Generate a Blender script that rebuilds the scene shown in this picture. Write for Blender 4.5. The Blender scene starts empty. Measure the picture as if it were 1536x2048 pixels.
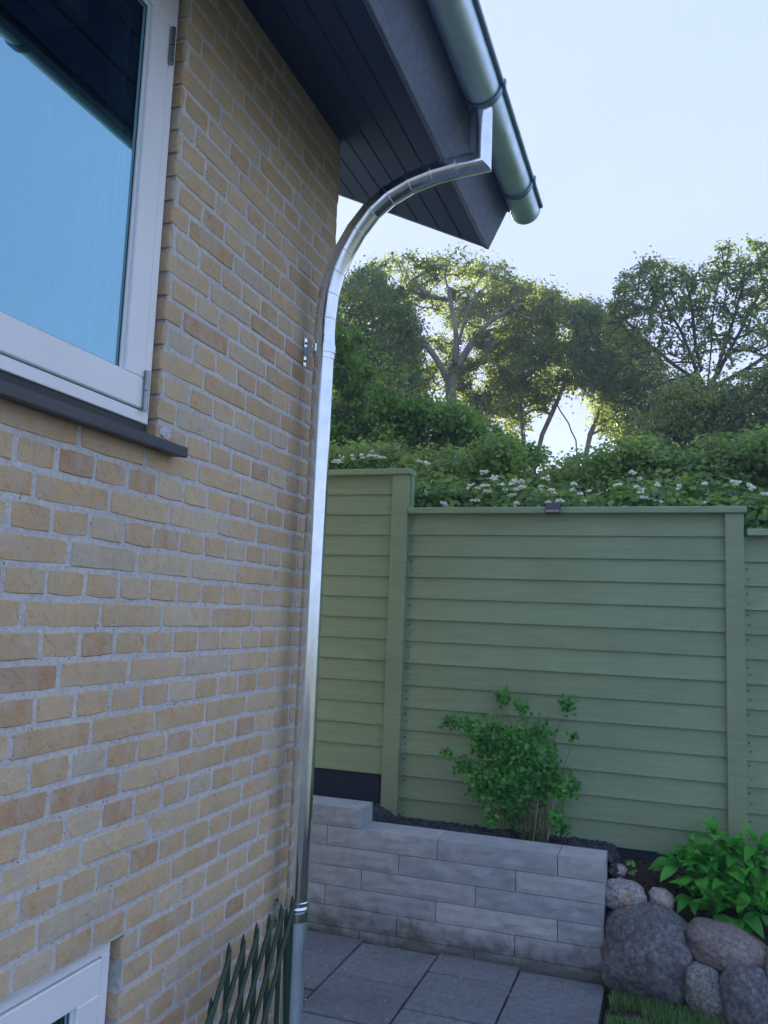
import bpy, bmesh, math, random
import numpy as np
from mathutils import Vector, Matrix, noise
R_ = math.radians
random.seed(7); rng = np.random.default_rng(7)
EYE = 1.65
# ------------------------------------------------------------------ camera
CR = Vector((0.9452227, 0.32406647, 0.03917884)); CF = Vector((-0.32641622, 0.93742297, 0.1212049)); CU = CR.cross(CF).normalized()
FPX = 1678.6; CAM = Vector((1.25, 0, EYE))
cd = bpy.data.cameras.new('camera'); co = bpy.data.objects.new('camera', cd); bpy.context.scene.collection.objects.link(co)
cd.sensor_fit = 'HORIZONTAL'; cd.sensor_width = 36; cd.lens = FPX / 1536 * 36
cd.clip_start = 0.05; cd.clip_end = 2000
m = Matrix.Identity(4)
for i in range(3):
    m[i][0] = CR[i]; m[i][1] = CU[i]; m[i][2] = -CF[i]; m[i][3] = CAM[i]
co.matrix_world = m
sc = bpy.context.scene; sc.camera = co
# ------------------------------------------------------------------ light
SUN_EL, SUN_AZ = 16.0, -24.0          # azimuth from +y towards +x
w = bpy.data.worlds.new('World'); sc.world = w; w.use_nodes = True
nt = w.node_tree; bg = nt.nodes['Background']
sky = nt.nodes.new('ShaderNodeTexSky'); sky.sky_type = 'NISHITA'; sky.sun_disc = False
sky.sun_elevation = R_(SUN_EL); sky.sun_rotation = R_(SUN_AZ)
sky.air_density = 1.0; sky.dust_density = 0.6; sky.ozone_density = 2.2
gm = nt.nodes.new('ShaderNodeGamma'); gm.inputs[1].default_value = .11; nt.links.new(sky.outputs[0], gm.inputs[0])
tn = nt.nodes.new('ShaderNodeMix'); tn.data_type = 'RGBA'; tn.blend_type = 'MULTIPLY'; tn.inputs[0].default_value = 1; tn.inputs[7].default_value = (.565, .665, .99, 1)
nt.links.new(gm.outputs[0], tn.inputs[6]); nt.links.new(tn.outputs[2], bg.inputs[0]); bg.inputs[1].default_value = 0.15
sl = bpy.data.lights.new('sun', 'SUN'); so = bpy.data.objects.new('sun', sl); sc.collection.objects.link(so)
sl.energy = 2.3; sl.angle = R_(0.5); sl.color = (1.0, 0.88, 0.68)
sd = Vector((math.sin(R_(SUN_AZ)) * math.cos(R_(SUN_EL)), math.cos(R_(SUN_AZ)) * math.cos(R_(SUN_EL)), math.sin(R_(SUN_EL))))
so.rotation_euler = sd.to_track_quat('Z', 'Y').to_euler(); so.location = (0, 0, 12)
sc.view_settings.view_transform = 'Standard'; sc.view_settings.look = 'None'
sc.view_settings.exposure = 2.86; sc.view_settings.gamma = 1.0
sc.render.engine = 'CYCLES'
col = sc.collection

# ------------------------------------------------------------------ helpers
def at(px, py, Y):
    d = CF * FPX + CR * (px - 768) - CU * (py - 1024)
    return CAM + d * ((Y - CAM.y) / d.y)
def atx(px, py, X):
    d = CF * FPX + CR * (px - 768) - CU * (py - 1024)
    return CAM + d * ((X - CAM.x) / d.x)
def tag(o, label=None, cat=None, group=None, kind=None):
    if label: o['label'] = label
    if cat: o['category'] = cat
    if group: o['group'] = group
    if kind: o['kind'] = kind
    return o
def empty(name, loc=(0, 0, 0)):
    o = bpy.data.objects.new(name, None); o.location = loc; o.empty_display_size = .1; col.objects.link(o); return o
def link(name, me, mat=None, parent=None, loc=None):
    o = bpy.data.objects.new(name, me); col.objects.link(o)
    if mat is not None and len(me.materials) == 0: me.materials.append(mat)
    if parent is not None:
        o.parent = parent
        p = Vector((0, 0, 0)); q = parent
        while q is not None: p += q.location; q = q.parent
        if loc is None: o.location = -p
        else: o.location = Vector(loc) - p
    elif loc is not None: o.location = loc
    return o
def pyd(name, v, f, mat=None, parent=None, loc=None, smooth=False, tint=None):
    me = bpy.data.meshes.new(name); me.from_pydata([tuple(x) for x in v], [], [tuple(x) for x in f]); me.update()
    if smooth: me.polygons.foreach_set('use_smooth', [True] * len(me.polygons))
    if tint is not None:
        a = me.attributes.new('tint', 'FLOAT', 'FACE'); a.data.foreach_set('value', np.broadcast_to(np.asarray(tint, dtype=np.float32), (len(me.polygons),)).copy())
    return link(name, me, mat, parent, loc)
def boxbm(bm, x0, x1, y0, y1, z0, z1, bev=0.0):
    r = bmesh.ops.create_cube(bm, size=1)
    vs = r['verts']
    for v in vs:
        v.co = Vector(((x0 + x1) / 2 + v.co.x * (x1 - x0), (y0 + y1) / 2 + v.co.y * (y1 - y0), (z0 + z1) / 2 + v.co.z * (z1 - z0)))
    if bev:
        es = set()
        for v in vs: es.update(v.link_edges)
        bmesh.ops.bevel(bm, geom=list(es), offset=bev, segments=1, affect='EDGES')
def box(name, x0, x1, y0, y1, z0, z1, mat, parent=None, bev=0.0):
    bm = bmesh.new(); boxbm(bm, x0, x1, y0, y1, z0, z1, bev)
    me = bpy.data.meshes.new(name); bm.to_mesh(me); bm.free()
    return link(name, me, mat, parent)
def boxes(name, L, mat, parent=None, bev=0.0):
    bm = bmesh.new()
    for b in L: boxbm(bm, *b, bev)
    me = bpy.data.meshes.new(name); bm.to_mesh(me); bm.free()
    return link(name, me, mat, parent)
def sweep(pts, rad, n=24, caps=True):
    """tube along a polyline with mitred corners"""
    pts = [Vector(p) for p in pts]; V = []; F = []
    rad = rad if hasattr(rad, '__len__') else [rad] * len(pts)
    t0 = (pts[1] - pts[0]).normalized()
    a = Vector((0, 1, 0)) if abs(t0.y) < .9 else Vector((1, 0, 0))
    u = t0.cross(a).normalized(); vv = t0.cross(u)
    for i, p in enumerate(pts):
        din = (pts[i] - pts[i - 1]).normalized() if i else (pts[1] - pts[0]).normalized()
        dout = (pts[i + 1] - pts[i]).normalized() if i < len(pts) - 1 else din
        nrm = (din + dout).normalized()
        if i:
            pr = V[-n:]
            for k in range(n):
                q0 = Vector(pr[k]) - pts[i - 1]; q0 = q0 - din * q0.dot(din); q0 = q0.normalized() * rad[i] if q0.length > 1e-9 else q0
                base = p + q0
                tt = (p - base).dot(nrm) / din.dot(nrm)
                V.append(tuple(base + din * tt))
        else:
            for k in range(n):
                a_ = 2 * math.pi * k / n
                V.append(tuple(p + (u * math.cos(a_) + vv * math.sin(a_)) * rad[0]))
    for i in range(len(pts) - 1):
        for k in range(n):
            a_, b_ = i * n + k, i * n + (k + 1) % n
            F.append((a_, b_, b_ + n, a_ + n))
    if caps:
        F.append(tuple(range(n))[::-1]); F.append(tuple((len(pts) - 1) * n + k for k in range(n)))
    return V, F
def autosmooth(o, deg=35):
    me = o.data
    me.polygons.foreach_set('use_smooth', [True] * len(me.polygons))
    me.set_sharp_from_angle(angle=R_(deg)) if hasattr(me, 'set_sharp_from_angle') else None

# ------------------------------------------------------------------ materials
class NT:
    def __init__(s, name):
        s.m = bpy.data.materials.new(name); s.m.use_nodes = True; s.t = s.m.node_tree; s.p = s.t.nodes['Principled BSDF']; s.out = s.t.nodes['Material Output']
    def n(s, typ, **kw):
        x = s.t.nodes.new(typ)
        for k, v in kw.items():
            if hasattr(x, k): setattr(x, k, v)
        return x
    def l(s, a, b): s.t.links.new(a, b)
    def coord(s, scale=(1, 1, 1), obj=False):
        g = s.n('ShaderNodeTexCoord' if obj else 'ShaderNodeNewGeometry'); mp = s.n('ShaderNodeMapping'); mp.inputs['Scale'].default_value = scale
        s.l(g.outputs['Object' if obj else 'Position'], mp.inputs[0]); return mp.outputs[0]
    def noise(s, scale, det=4, rough=.55, vec=None, stretch=(1, 1, 1)):
        x = s.n('ShaderNodeTexNoise'); x.inputs['Scale'].default_value = scale; x.inputs['Detail'].default_value = det; x.inputs['Roughness'].default_value = rough
        s.l(vec if vec is not None else s.coord(stretch), x.inputs['Vector']); return x.outputs[0]
    def ramp(s, fac, stops):
        r = s.n('ShaderNodeValToRGB'); e = r.color_ramp.elements
        while len(e) < len(stops): e.new(.5)
        for i, (p, c) in enumerate(stops):
            e[i].position = p; e[i].color = (*c, 1) if len(c) == 3 else c
        s.l(fac, r.inputs[0]); return r.outputs[0]
    def mix(s, fac, a, b, mode='MIX'):
        x = s.n('ShaderNodeMix'); x.data_type = 'RGBA'; x.blend_type = mode
        for inp, v in ((x.inputs[0], fac), (x.inputs[6], a), (x.inputs[7], b)):
            if isinstance(v, (int, float)): inp.default_value = v
            elif isinstance(v, tuple): inp.default_value = (*v, 1)
            else: s.l(v, inp)
        return x.outputs[2]
    def attr(s, name):
        x = s.n('ShaderNodeAttribute'); x.attribute_name = name; return x.outputs['Fac']
    def bump(s, h, strength=.5, dist=.01, prev=None):
        b = s.n('ShaderNodeBump'); b.inputs['Strength'].default_value = strength; b.inputs['Distance'].default_value = dist
        s.l(h, b.inputs['Height'])
        if prev is not None: s.l(prev, b.inputs['Normal'])
        return b.outputs[0]
    def set(s, color=None, rough=None, normal=None, metal=None, spec=None):
        for k, v in (('Base Color', color), ('Roughness', rough), ('Normal', normal), ('Metallic', metal), ('Specular IOR Level', spec)):
            if v is None: continue
            if isinstance(v, tuple): s.p.inputs[k].default_value = (*v, 1)
            elif isinstance(v, (int, float)): s.p.inputs[k].default_value = v
            else: s.l(v, s.p.inputs[k])
        return s.m

def mat_brick():
    a = NT('yellow_brick')
    t = a.attr('tint')
    base = a.ramp(t, [(0, (.50, .33, .21)), (.12, (.54, .375, .235)), (.3, (.56, .40, .24)), (.6, (.62, .47, .29)), (.85, (.66, .53, .35)), (1, (.55, .49, .38))])
    n1 = a.noise(26, 5, .6)
    c = a.mix(.5, base, a.ramp(n1, [(.3, (.78, .74, .7)), (.55, (1, 1, 1)), (.75, (1.12, 1.08, 1.0))]), 'MULTIPLY')
    # soft vertical streaks and mortar haze
    n2 = a.noise(9, 3, .5, stretch=(1, 2.6, .35))
    c = a.mix(a.ramp(n2, [(.45, (0, 0, 0)), (.7, (.42, .42, .42))]), c, (.50, .45, .36))
    # mortar smears
    n4 = a.noise(14, 5, .6)
    c = a.mix(a.ramp(n4, [(.47, (0, 0, 0)), (.70, (.65, .65, .65))]), c, (.53, .50, .45))
    c = a.mix(1., c, a.ramp(a.noise(1.1, 5, .6), [(.3, (.90, .88, .86)), (.7, (1.1, 1.1, 1.08))]), 'MULTIPLY')
    # folds: warped diagonal creases
    wv = a.n('ShaderNodeTexWave'); wv.wave_type = 'BANDS'; wv.bands_direction = 'DIAGONAL'
    wv.inputs['Scale'].default_value = 17; wv.inputs['Distortion'].default_value = 5; wv.inputs['Detail'].default_value = 3; wv.inputs['Detail Scale'].default_value = 2.2
    a.l(a.coord((1, 1, 1)), wv.inputs[0])
    cre = a.ramp(wv.outputs[1], [(0, (0, 0, 0)), (.07, (1, 1, 1))])
    msk = a.ramp(a.noise(17, 3, .5), [(.53, (0, 0, 0)), (.60, (1, 1, 1))])
    crease = a.mix(msk, (1., 1., 1.), cre)
    c = a.mix(.16, c, crease, 'MULTIPLY')
    c = a.mix(.55, c, a.ramp(a.noise(150, 5, .75), [(.3, (.72, .70, .67)), (.5, (1, 1, 1)), (.72, (1.14, 1.13, 1.1))]), 'MULTIPLY')
    vo = a.n('ShaderNodeTexVoronoi'); vo.inputs['Scale'].default_value = 75; a.l(a.coord(), vo.inputs['Vector'])
    pit = a.ramp(vo.outputs['Distance'], [(.06, (0, 0, 0)), (.16, (1, 1, 1))])
    b = a.bump(a.noise(240, 4, .7), .35, .002)
    b = a.bump(a.noise(32, 4, .6), .55, .006, b)
    b = a.bump(crease, .35, .004, b)
    b = a.bump(pit, .25, .002, b)
    return a.set(c, .93, b, spec=.2)
def mat_mortar():
    a = NT('mortar')
    c = a.ramp(a.noise(60, 6, .7), [(.25, (.46, .46, .45)), (.5, (.64, .64, .63)), (.75, (.76, .76, .74))])
    c = a.mix(.5, c, a.ramp(a.noise(3, 4, .6), [(.3, (.7, .7, .7)), (.7, (1.05, 1.05, 1.05))]), 'MULTIPLY')
    vo = a.n('ShaderNodeTexVoronoi'); vo.inputs['Scale'].default_value = 62; vo.inputs['Randomness'].default_value = 1; a.l(a.coord(), vo.inputs['Vector'])
    pit = a.ramp(vo.outputs['Distance'], [(.07, (0, 0, 0)), (.15, (1, 1, 1))])
    gate = a.ramp(a.noise(22, 2, .5), [(.5, (1, 1, 1)), (.56, (0, 0, 0))])
    pit2 = a.mix(gate, pit, (1., 1., 1.))
    c = a.mix(.8, c, pit2, 'MULTIPLY')
    b = a.bump(a.noise(330, 5, .75), .6, .003); b = a.bump(a.noise(45, 4, .6), .8, .008, b); b = a.bump(pit2, .8, .006, b)
    return a.set(c, .97, b, spec=.15)
def mat_simple(name, colr, rough=.6, metal=0, bs=0, bstr=.2, var=.12, vs=8, stretch=(1, 1, 1), spec=.5, bd=.003):
    a = NT(name)
    c = a.mix(1.0, colr, a.ramp(a.noise(vs, 5, .6, stretch=stretch), [(.3, (1 - var * 1.6,) * 3), (.7, (1 + var,) * 3)]), 'MULTIPLY')
    nb = a.bump(a.noise(bs, 5, .65, stretch=stretch), bstr, bd) if bs else None
    return a.set(c, rough, nb, metal, spec)
def mat_zinc(name, colr, rough, spangle=.06):
    a = NT(name)
    n1 = a.noise(18, 4, .6); n2 = a.noise(7, 3, .5, stretch=(1, 1, .25))
    c = a.mix(1.0, colr, a.ramp(n1, [(.3, (1 - spangle * 2,) * 3), (.7, (1 + spangle,) * 3)]), 'MULTIPLY')
    c = a.mix(a.ramp(n2, [(.5, (0, 0, 0)), (.75, (.28, .28, .28))]), c, (.45, .5, .55))
    r = a.ramp(a.noise(11, 4, .6, stretch=(1, 1, .3)), [(.3, (rough - .05,) * 3), (.7, (rough + .1,) * 3)])
    b = a.bump(a.noise(16, 2, .4, stretch=(1, 1, .35)), .05, .002)
    return a.set(c, r, b, 1.0)
def mat_fence():
    a = NT('sage_green_paint')
    t = a.attr('tint')
    oi = a.n('ShaderNodeObjectInfo')
    grain = a.noise(6, 6, .65, stretch=(.8, 1, 9))
    c = a.ramp(grain, [(.25, (.22, .315, .19)), (.5, (.255, .355, .218)), (.75, (.29, .395, .25))])
    c = a.mix(1., c, a.ramp(oi.outputs['Random'], [(0, (.92, .93, .92)), (1, (1.06, 1.05, 1.06))]), 'MULTIPLY')
    c = a.mix(1., c, a.ramp(a.noise(1.7, 4, .6), [(.3, (.9, .9, .9)), (.7, (1.08, 1.07, 1.07))]), 'MULTIPLY')
    # knots
    vo = a.n('ShaderNodeTexVoronoi'); vo.inputs['Scale'].default_value = 2.6; a.l(a.coord((1, 1, 1)), vo.inputs['Vector'])
    kn = a.ramp(vo.outputs['Distance'], [(.02, (.5, .5, .5)), (.045, (.86, .86, .86)), (.08, (1, 1, 1))])
    c = a.mix(1., c, kn, 'MULTIPLY')
    b = a.bump(a.noise(40, 5, .7, stretch=(.35, 1, 8)), .35, .002); b = a.bump(a.noise(5, 3, .5, stretch=(.6, 1, 4)), .25, .004, b)
    return a.set(c, .55, b, spec=.4)
def mat_block():
    a = NT('grey_concrete_block')
    oi = a.n('ShaderNodeObjectInfo')
    c = a.ramp(a.noise(14, 7, .7), [(.25, (.32, .355, .385)), (.5, (.42, .46, .50)), (.75, (.50, .545, .59))])
    c = a.mix(1., c, a.ramp(oi.outputs['Random'], [(0, (.86, .87, .9)), (1, (1.1, 1.08, 1.04))]), 'MULTIPLY')
    # green-black algae near the ground
    g = a.n('ShaderNodeNewGeometry'); sx = a.n('ShaderNodeSeparateXYZ'); a.l(g.outputs['Position'], sx.inputs[0])
    md = a.n('ShaderNodeMath'); md.operation = 'MULTIPLY_ADD'; a.l(a.noise(9, 5, .65), md.inputs[0]); md.inputs[1].default_value = -.42; a.l(sx.outputs[2], md.inputs[2])
    alg = a.ramp(md.outputs[0], [(-.0, (1, 1, 1)), (.0, (1, 1, 1))])
    mr = a.n('ShaderNodeMapRange'); mr.inputs[1].default_value = -.20; mr.inputs[2].default_value = -.04; mr.inputs[3].default_value = .8; mr.inputs[4].default_value = 0
    a.l(md.outputs[0], mr.inputs[0])
    c = a.mix(mr.outputs[0], c, (.075, .085, .07))
    blot = a.ramp(a.noise(5.5, 4, .6), [(.58, (0, 0, 0)), (.75, (.14, .14, .14))])
    c = a.mix(blot, c, (.14, .15, .13))
    wv = a.n('ShaderNodeTexWave'); wv.bands_direction = 'DIAGONAL'; wv.inputs['Scale'].default_value = 2.6; wv.inputs['Distortion'].default_value = 7; wv.inputs['Detail'].default_value = 4
    a.l(a.coord((1, 1, 1.6)), wv.inputs[0])
    b = a.bump(a.noise(220, 4, .7), .4, .002); b = a.bump(wv.outputs[1], .45, .008, b); b = a.bump(a.noise(22, 4, .6), .4, .006, b)
    return a.set(c, .93, b, spec=.2)
def mat_stone(name, c0, c1, c2, sp=70, rs=.9, patch=None):
    a = NT(name)
    v = a.coord((1, 1, 1), True)
    c = a.ramp(a.noise(sp, 3, .7, v), [(.32, c0), (.5, c1), (.68, c2)])
    c = a.mix(1., c, a.ramp(a.noise(4, 5, .6, v), [(.3, (.75, .75, .76)), (.7, (1.12, 1.1, 1.08))]), 'MULTIPLY')
    if patch:
        c = a.mix(a.ramp(a.noise(6, 4, .6, v), [(.58, (0, 0, 0)), (.66, (.75, .75, .75))]), c, patch)
    b = a.bump(a.noise(sp * 1.5, 4, .7, v), .4, .004); b = a.bump(a.noise(12, 4, .6, v), .5, .012, b)
    return a.set(c, rs, b, spec=.25)
def mat_leaf(name, c0, c1, c2, trans=.35, rough=.45, gl=.06, trc=None):
    a = NT(name)
    t = a.attr('tint')
    c = a.ramp(t, [(0, c0), (.5, c1), (1, c2)])
    a.set(c, rough, spec=.35)
    tr = a.n('ShaderNodeBsdfTranslucent')
    tc = a.mix(1., c, trc or (1.5, 1.5, .6), 'MULTIPLY'); a.l(tc, tr.inputs[0])
    mx = a.n('ShaderNodeMixShader'); mx.inputs[0].default_value = trans
    a.l(a.p.outputs[0], mx.inputs[1]); a.l(tr.outputs[0], mx.inputs[2]); a.l(mx.outputs[0], a.out.inputs[0])
    return a.m
def mat_glass(name='window_glass', f0=.40):
    a = NT(name)
    tr = a.n('ShaderNodeBsdfTransparent'); tr.inputs[0].default_value = (.78, .90, .98, 1)
    gl = a.n('ShaderNodeBsdfGlossy'); gl.inputs[0].default_value = (.45, .84, 1.0, 1); gl.inputs['Roughness'].default_value = 0.0
    fr = a.n('ShaderNodeFresnel'); fr.inputs[0].default_value = 1.5
    mr = a.n('ShaderNodeMapRange'); mr.inputs[1].default_value = 0; mr.inputs[2].default_value = .3; mr.inputs[3].default_value = f0; mr.inputs[4].default_value = .9
    a.l(fr.outputs[0], mr.inputs[0])
    mx = a.n('ShaderNodeMixShader'); a.l(mr.outputs[0], mx.inputs[0]); a.l(tr.outputs[0], mx.inputs[1]); a.l(gl.outputs[0], mx.inputs[2]); a.l(mx.outputs[0], a.out.inputs[0])
    return a.m
M = {}
M['gable'] = mat_simple('gable_brick', (.27, .23, .18), .95, bs=40, bstr=.4, var=.2)
M['brick'] = mat_brick(); M['mortar'] = mat_mortar()
M['white'] = mat_simple('white_paint', (.87, .90, .93), .38, bs=30, bstr=.04, var=.03, vs=3)
M['rubber'] = mat_simple('rubber_seal', (.02, .022, .025), .5)
M['sill'] = mat_simple('slate_sill', (.055, .06, .072), .5, bs=60, bstr=.15, var=.12)
M['hinge'] = mat_simple('grey_steel', (.32, .34, .37), .35, metal=.8)
M['plaster'] = mat_simple('indoor_plaster', (.80, .80, .78), .9)
M['darkroom'] = mat_simple('indoor_dark', (.10, .14, .24), .9)
M['zinc'] = mat_zinc('bright_zinc', (.80, .87, .93), .13)
M['zinc_dull'] = mat_zinc('dull_zinc', (.60, .76, .88), .42, .04)
M['zinc_dark'] = mat_zinc('dark_zinc', (.22, .30, .42), .42, .04)
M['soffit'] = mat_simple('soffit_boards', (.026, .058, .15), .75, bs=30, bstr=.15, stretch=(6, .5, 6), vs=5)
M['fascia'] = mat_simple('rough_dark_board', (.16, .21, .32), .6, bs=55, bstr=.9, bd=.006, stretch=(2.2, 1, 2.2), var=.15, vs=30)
M['roof'] = mat_simple('roof_tile', (.06, .055, .055), .8)
M['fence'] = mat_fence()
M['base'] = mat_simple('dark_base_board', (.014, .022, .05), .7, bs=30, bstr=.3, stretch=(.5, 1, 6))
M['block'] = mat_block()
def mat_slab():
    a = NT('paving_slab'); oi = a.n('ShaderNodeObjectInfo')
    c = a.ramp(a.noise(30, 6, .7), [(.25, (.115, .135, .155)), (.5, (.18, .205, .235)), (.75, (.25, .275, .30))])
    c = a.mix(1., c, a.ramp(oi.outputs['Random'], [(0, (.88, .89, .92)), (1, (1.08, 1.07, 1.05))]), 'MULTIPLY')
    c = a.mix(a.ramp(a.noise(2.6, 5, .65), [(.5, (0, 0, 0)), (.7, (.5, .5, .5))]), c, (.085, .085, .092))
    vo = a.n('ShaderNodeTexVoronoi'); vo.inputs['Scale'].default_value = 38; a.l(a.coord(), vo.inputs['Vector'])
    c = a.mix(a.ramp(vo.outputs['Distance'], [(.035, (.7, .7, .7)), (.07, (0, 0, 0))]), c, (.42, .42, .40))
    b = a.bump(a.noise(300, 4, .7), .5, .002); b = a.bump(a.noise(12, 4, .6), .25, .006, b)
    return a.set(c, .9, b, spec=.25)
M['slab'] = mat_slab()
M['joint'] = mat_simple('joint_grit', (.035, .036, .036), .97, bs=80, bstr=.8, var=.4, vs=50, spec=.1)
M['soil'] = mat_simple('dark_soil', (.06, .045, .038), .97, bs=60, bstr=.9, bd=.01, var=.4, vs=40, spec=.1)
M['ground'] = mat_simple('ground', (.16, .17, .12), .97, bs=20, bstr=.5, var=.3, vs=2)
M['gravel'] = mat_stone('dark_gravel', (.03, .038, .055), (.055, .068, .09), (.12, .14, .165), 40)
M['lamp_black'] = mat_simple('lamp_black', (.025, .027, .032), .35)
M['lamp_panel'] = mat_simple('solar_panel', (.03, .035, .06), .12)
M['stake'] = mat_simple('dark_green_stake', (.02, .055, .035), .45, bs=30, bstr=.2, stretch=(1, 1, .2))
M['bark_light'] = mat_simple('pale_bark', (.26, .235, .20), .9, bs=14, bstr=.6, bd=.03, stretch=(1, 1, .3), var=.3, vs=5)
M['bark_dark'] = mat_simple('dark_bark', (.085, .072, .062), .9, bs=14, bstr=.6, bd=.03, stretch=(1, 1, .3), var=.3, vs=5)
M['stem'] = mat_simple('green_stem', (.13, .14, .06), .7)
M['leaf_oak'] = mat_leaf('leaf_oak', (.09, .13, .05), (.17, .22, .075), (.30, .33, .09), .55, trc=(1.6, 1.6, .6))
M['leaf_dark'] = mat_leaf('leaf_dark', (.08, .13, .06), (.14, .20, .085), (.23, .29, .10), .5)
M['leaf_pine'] = mat_leaf('leaf_pine', (.09, .14, .075), (.16, .22, .10), (.25, .32, .12), .5)
M['leaf_maple'] = mat_leaf('leaf_maple', (.07, .16, .045), (.14, .27, .065), (.24, .39, .10), .5)
M['leaf_tall'] = mat_leaf('leaf_tall', (.09, .15, .07), (.16, .24, .09), (.30, .34, .11), .5)
M['leaf_hedge'] = mat_leaf('leaf_hedge', (.04, .11, .04), (.11, .23, .065), (.26, .38, .10), .42, rough=.4)
M['leaf_spirea'] = mat_leaf('leaf_spirea', (.07, .15, .05), (.16, .28, .08), (.29, .40, .12), .48)
M['leaf_rose'] = mat_leaf('leaf_rose', (.03, .16, .045), (.09, .33, .07), (.22, .52, .13), .38, rough=.4)
M['leaf_big'] = mat_leaf('leaf_big', (.03, .22, .03), (.08, .38, .05), (.17, .52, .08), .36, rough=.33)
M['grass'] = mat_leaf('grass_blades', (.06, .19, .07), (.12, .28, .10), (.24, .34, .15), .35, rough=.6)
M['petal'] = mat_leaf('white_petals', (.62, .64, .60), (.75, .77, .74), (.85, .86, .84), .2)

# ------------------------------------------------------------------ ground and paving
pyd('ground', [(-80, -40, -.06), (80, -40, -.06), (80, 140, -.06), (-80, 140, -.06)], [(0, 1, 2, 3)], M['ground'])['kind'] = 'structure'
pv = box('paving', -2.0, .955, -.5, 4.262, -.05, -.022, M['joint']); pv['kind'] = 'structure'
def slab_mesh(w_, l_):
    bm = bmesh.new(); boxbm(bm, -w_ / 2, w_ / 2, -l_ / 2, l_ / 2, -.04, 0, .004)
    me = bpy.data.meshes.new('paving_slab'); bm.to_mesh(me); bm.free(); me.materials.append(M['slab']); return me
g = .009; slabm = slab_mesh(.4 - g, .4 - g)
for ci in range(-3, 2):
    x0 = .15 + .4 * ci
    yj = 3.83 if ci % 2 else 4.03
    if ci == 1: yj = 3.83
    y = yj + .4
    ys = []
    while y > -.4:
        y0, y1 = y - .4, min(y, 4.262)
        y -= .4
        if y1 - y0 < .03: continue
        if x0 + .4 < .35 and y1 < 2.8 and x0 < -.3: continue
        if x0 + .2 < 0 and y1 < 2.95: continue
        full = abs(y1 - y0 - .4) < .001
        o = link('paving_slab', slabm if full else slab_mesh(.4 - g, y1 - y0 - g), M['slab'], pv, (x0 + .2, (y0 + y1) / 2, random.uniform(-.003, .003)))
        o.rotation_euler = (random.uniform(-.004, .004), random.uniform(-.004, .004), random.uniform(-.003, .003))
# lawn
lw = []
N = 30
V = []; F = []
for i in range(N + 1):
    for j in range(N + 1):
        x = .97 + 3.0 * i / N; y = 1.0 + 3.3 * j / N
        V.append((x, y, .0 + .02 * noise.noise(Vector((x * 3, y * 3, 0))) - .01))
for i in range(N):
    for j in range(N): F.append((i * (N + 1) + j, (i + 1) * (N + 1) + j, (i + 1) * (N + 1) + j + 1, i * (N + 1) + j + 1))
pyd('lawn', V, F, M['soil'], smooth=True)['kind'] = 'structure'

def leaf_batch(name, P, Nn, L, W, mat, parent, tint, fold=.25, droop=.0, seg=1, kind=None):
    """one mesh of many pointed leaves. P centres, Nn normals (n,3), L/W arrays"""
    n = len(P)
    Nn = Nn / np.maximum(np.linalg.norm(Nn, axis=1, keepdims=True), 1e-6)
    r = rng.normal(size=(n, 3)); T = np.cross(Nn, r); T /= np.maximum(np.linalg.norm(T, axis=1, keepdims=True), 1e-6)
    B = np.cross(Nn, T)
    L = np.broadcast_to(L, (n,))[:, None]; W = np.broadcast_to(W, (n,))[:, None]
    base = P - T * L * .5; tip = P + T * L * .5 - Nn * L * droop
    if seg == 1:
        a = P - T * L * .08 + B * W * .5 + Nn * W * fold; b = P - T * L * .08 - B * W * .5 + Nn * W * fold
        Vv = np.stack([base, a, tip, b], 1).reshape(-1, 3)
        i0 = np.arange(n) * 4
        Fc = np.stack([i0, i0 + 1, i0 + 2, i0, i0 + 2, i0 + 3], 1).reshape(-1, 3); k = 2
    else:
        a = P - T * L * .22 + B * W * .46 + Nn * W * fold; b = P - T * L * .22 - B * W * .46 + Nn * W * fold
        c = P + T * L * .16 + B * W * .44 + Nn * W * fold * .8; d = P + T * L * .16 - B * W * .44 + Nn * W * fold * .8
        mid = P.copy()
        Vv = np.stack([base, a, c, tip, d, b, mid], 1).reshape(-1, 3)
        i0 = np.arange(n) * 7
        Fc = np.stack([i0, i0 + 1, i0 + 6, i0 + 1, i0 + 2, i0 + 6, i0 + 2, i0 + 3, i0 + 6, i0 + 3, i0 + 4, i0 + 6, i0 + 4, i0 + 5, i0 + 6, i0 + 5, i0, i0 + 6], 1).reshape(-1, 3); k = 6
    me = bpy.data.meshes.new(name)
    me.vertices.add(len(Vv)); me.vertices.foreach_set('co', Vv.astype(np.float32).ravel())
    me.loops.add(len(Fc) * 3); me.loops.foreach_set('vertex_index', Fc.astype(np.int32).ravel())
    me.polygons.add(len(Fc)); me.polygons.foreach_set('loop_start', (np.arange(len(Fc)) * 3).astype(np.int32))
    me.update(calc_edges=True)
    at_ = me.attributes.new('tint', 'FLOAT', 'FACE'); at_.data.foreach_set('value', np.repeat(np.clip(tint, 0, 1), k).astype(np.float32))
    o = link(name, me, mat, parent)
    if kind: o['kind'] = kind
    return o
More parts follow.
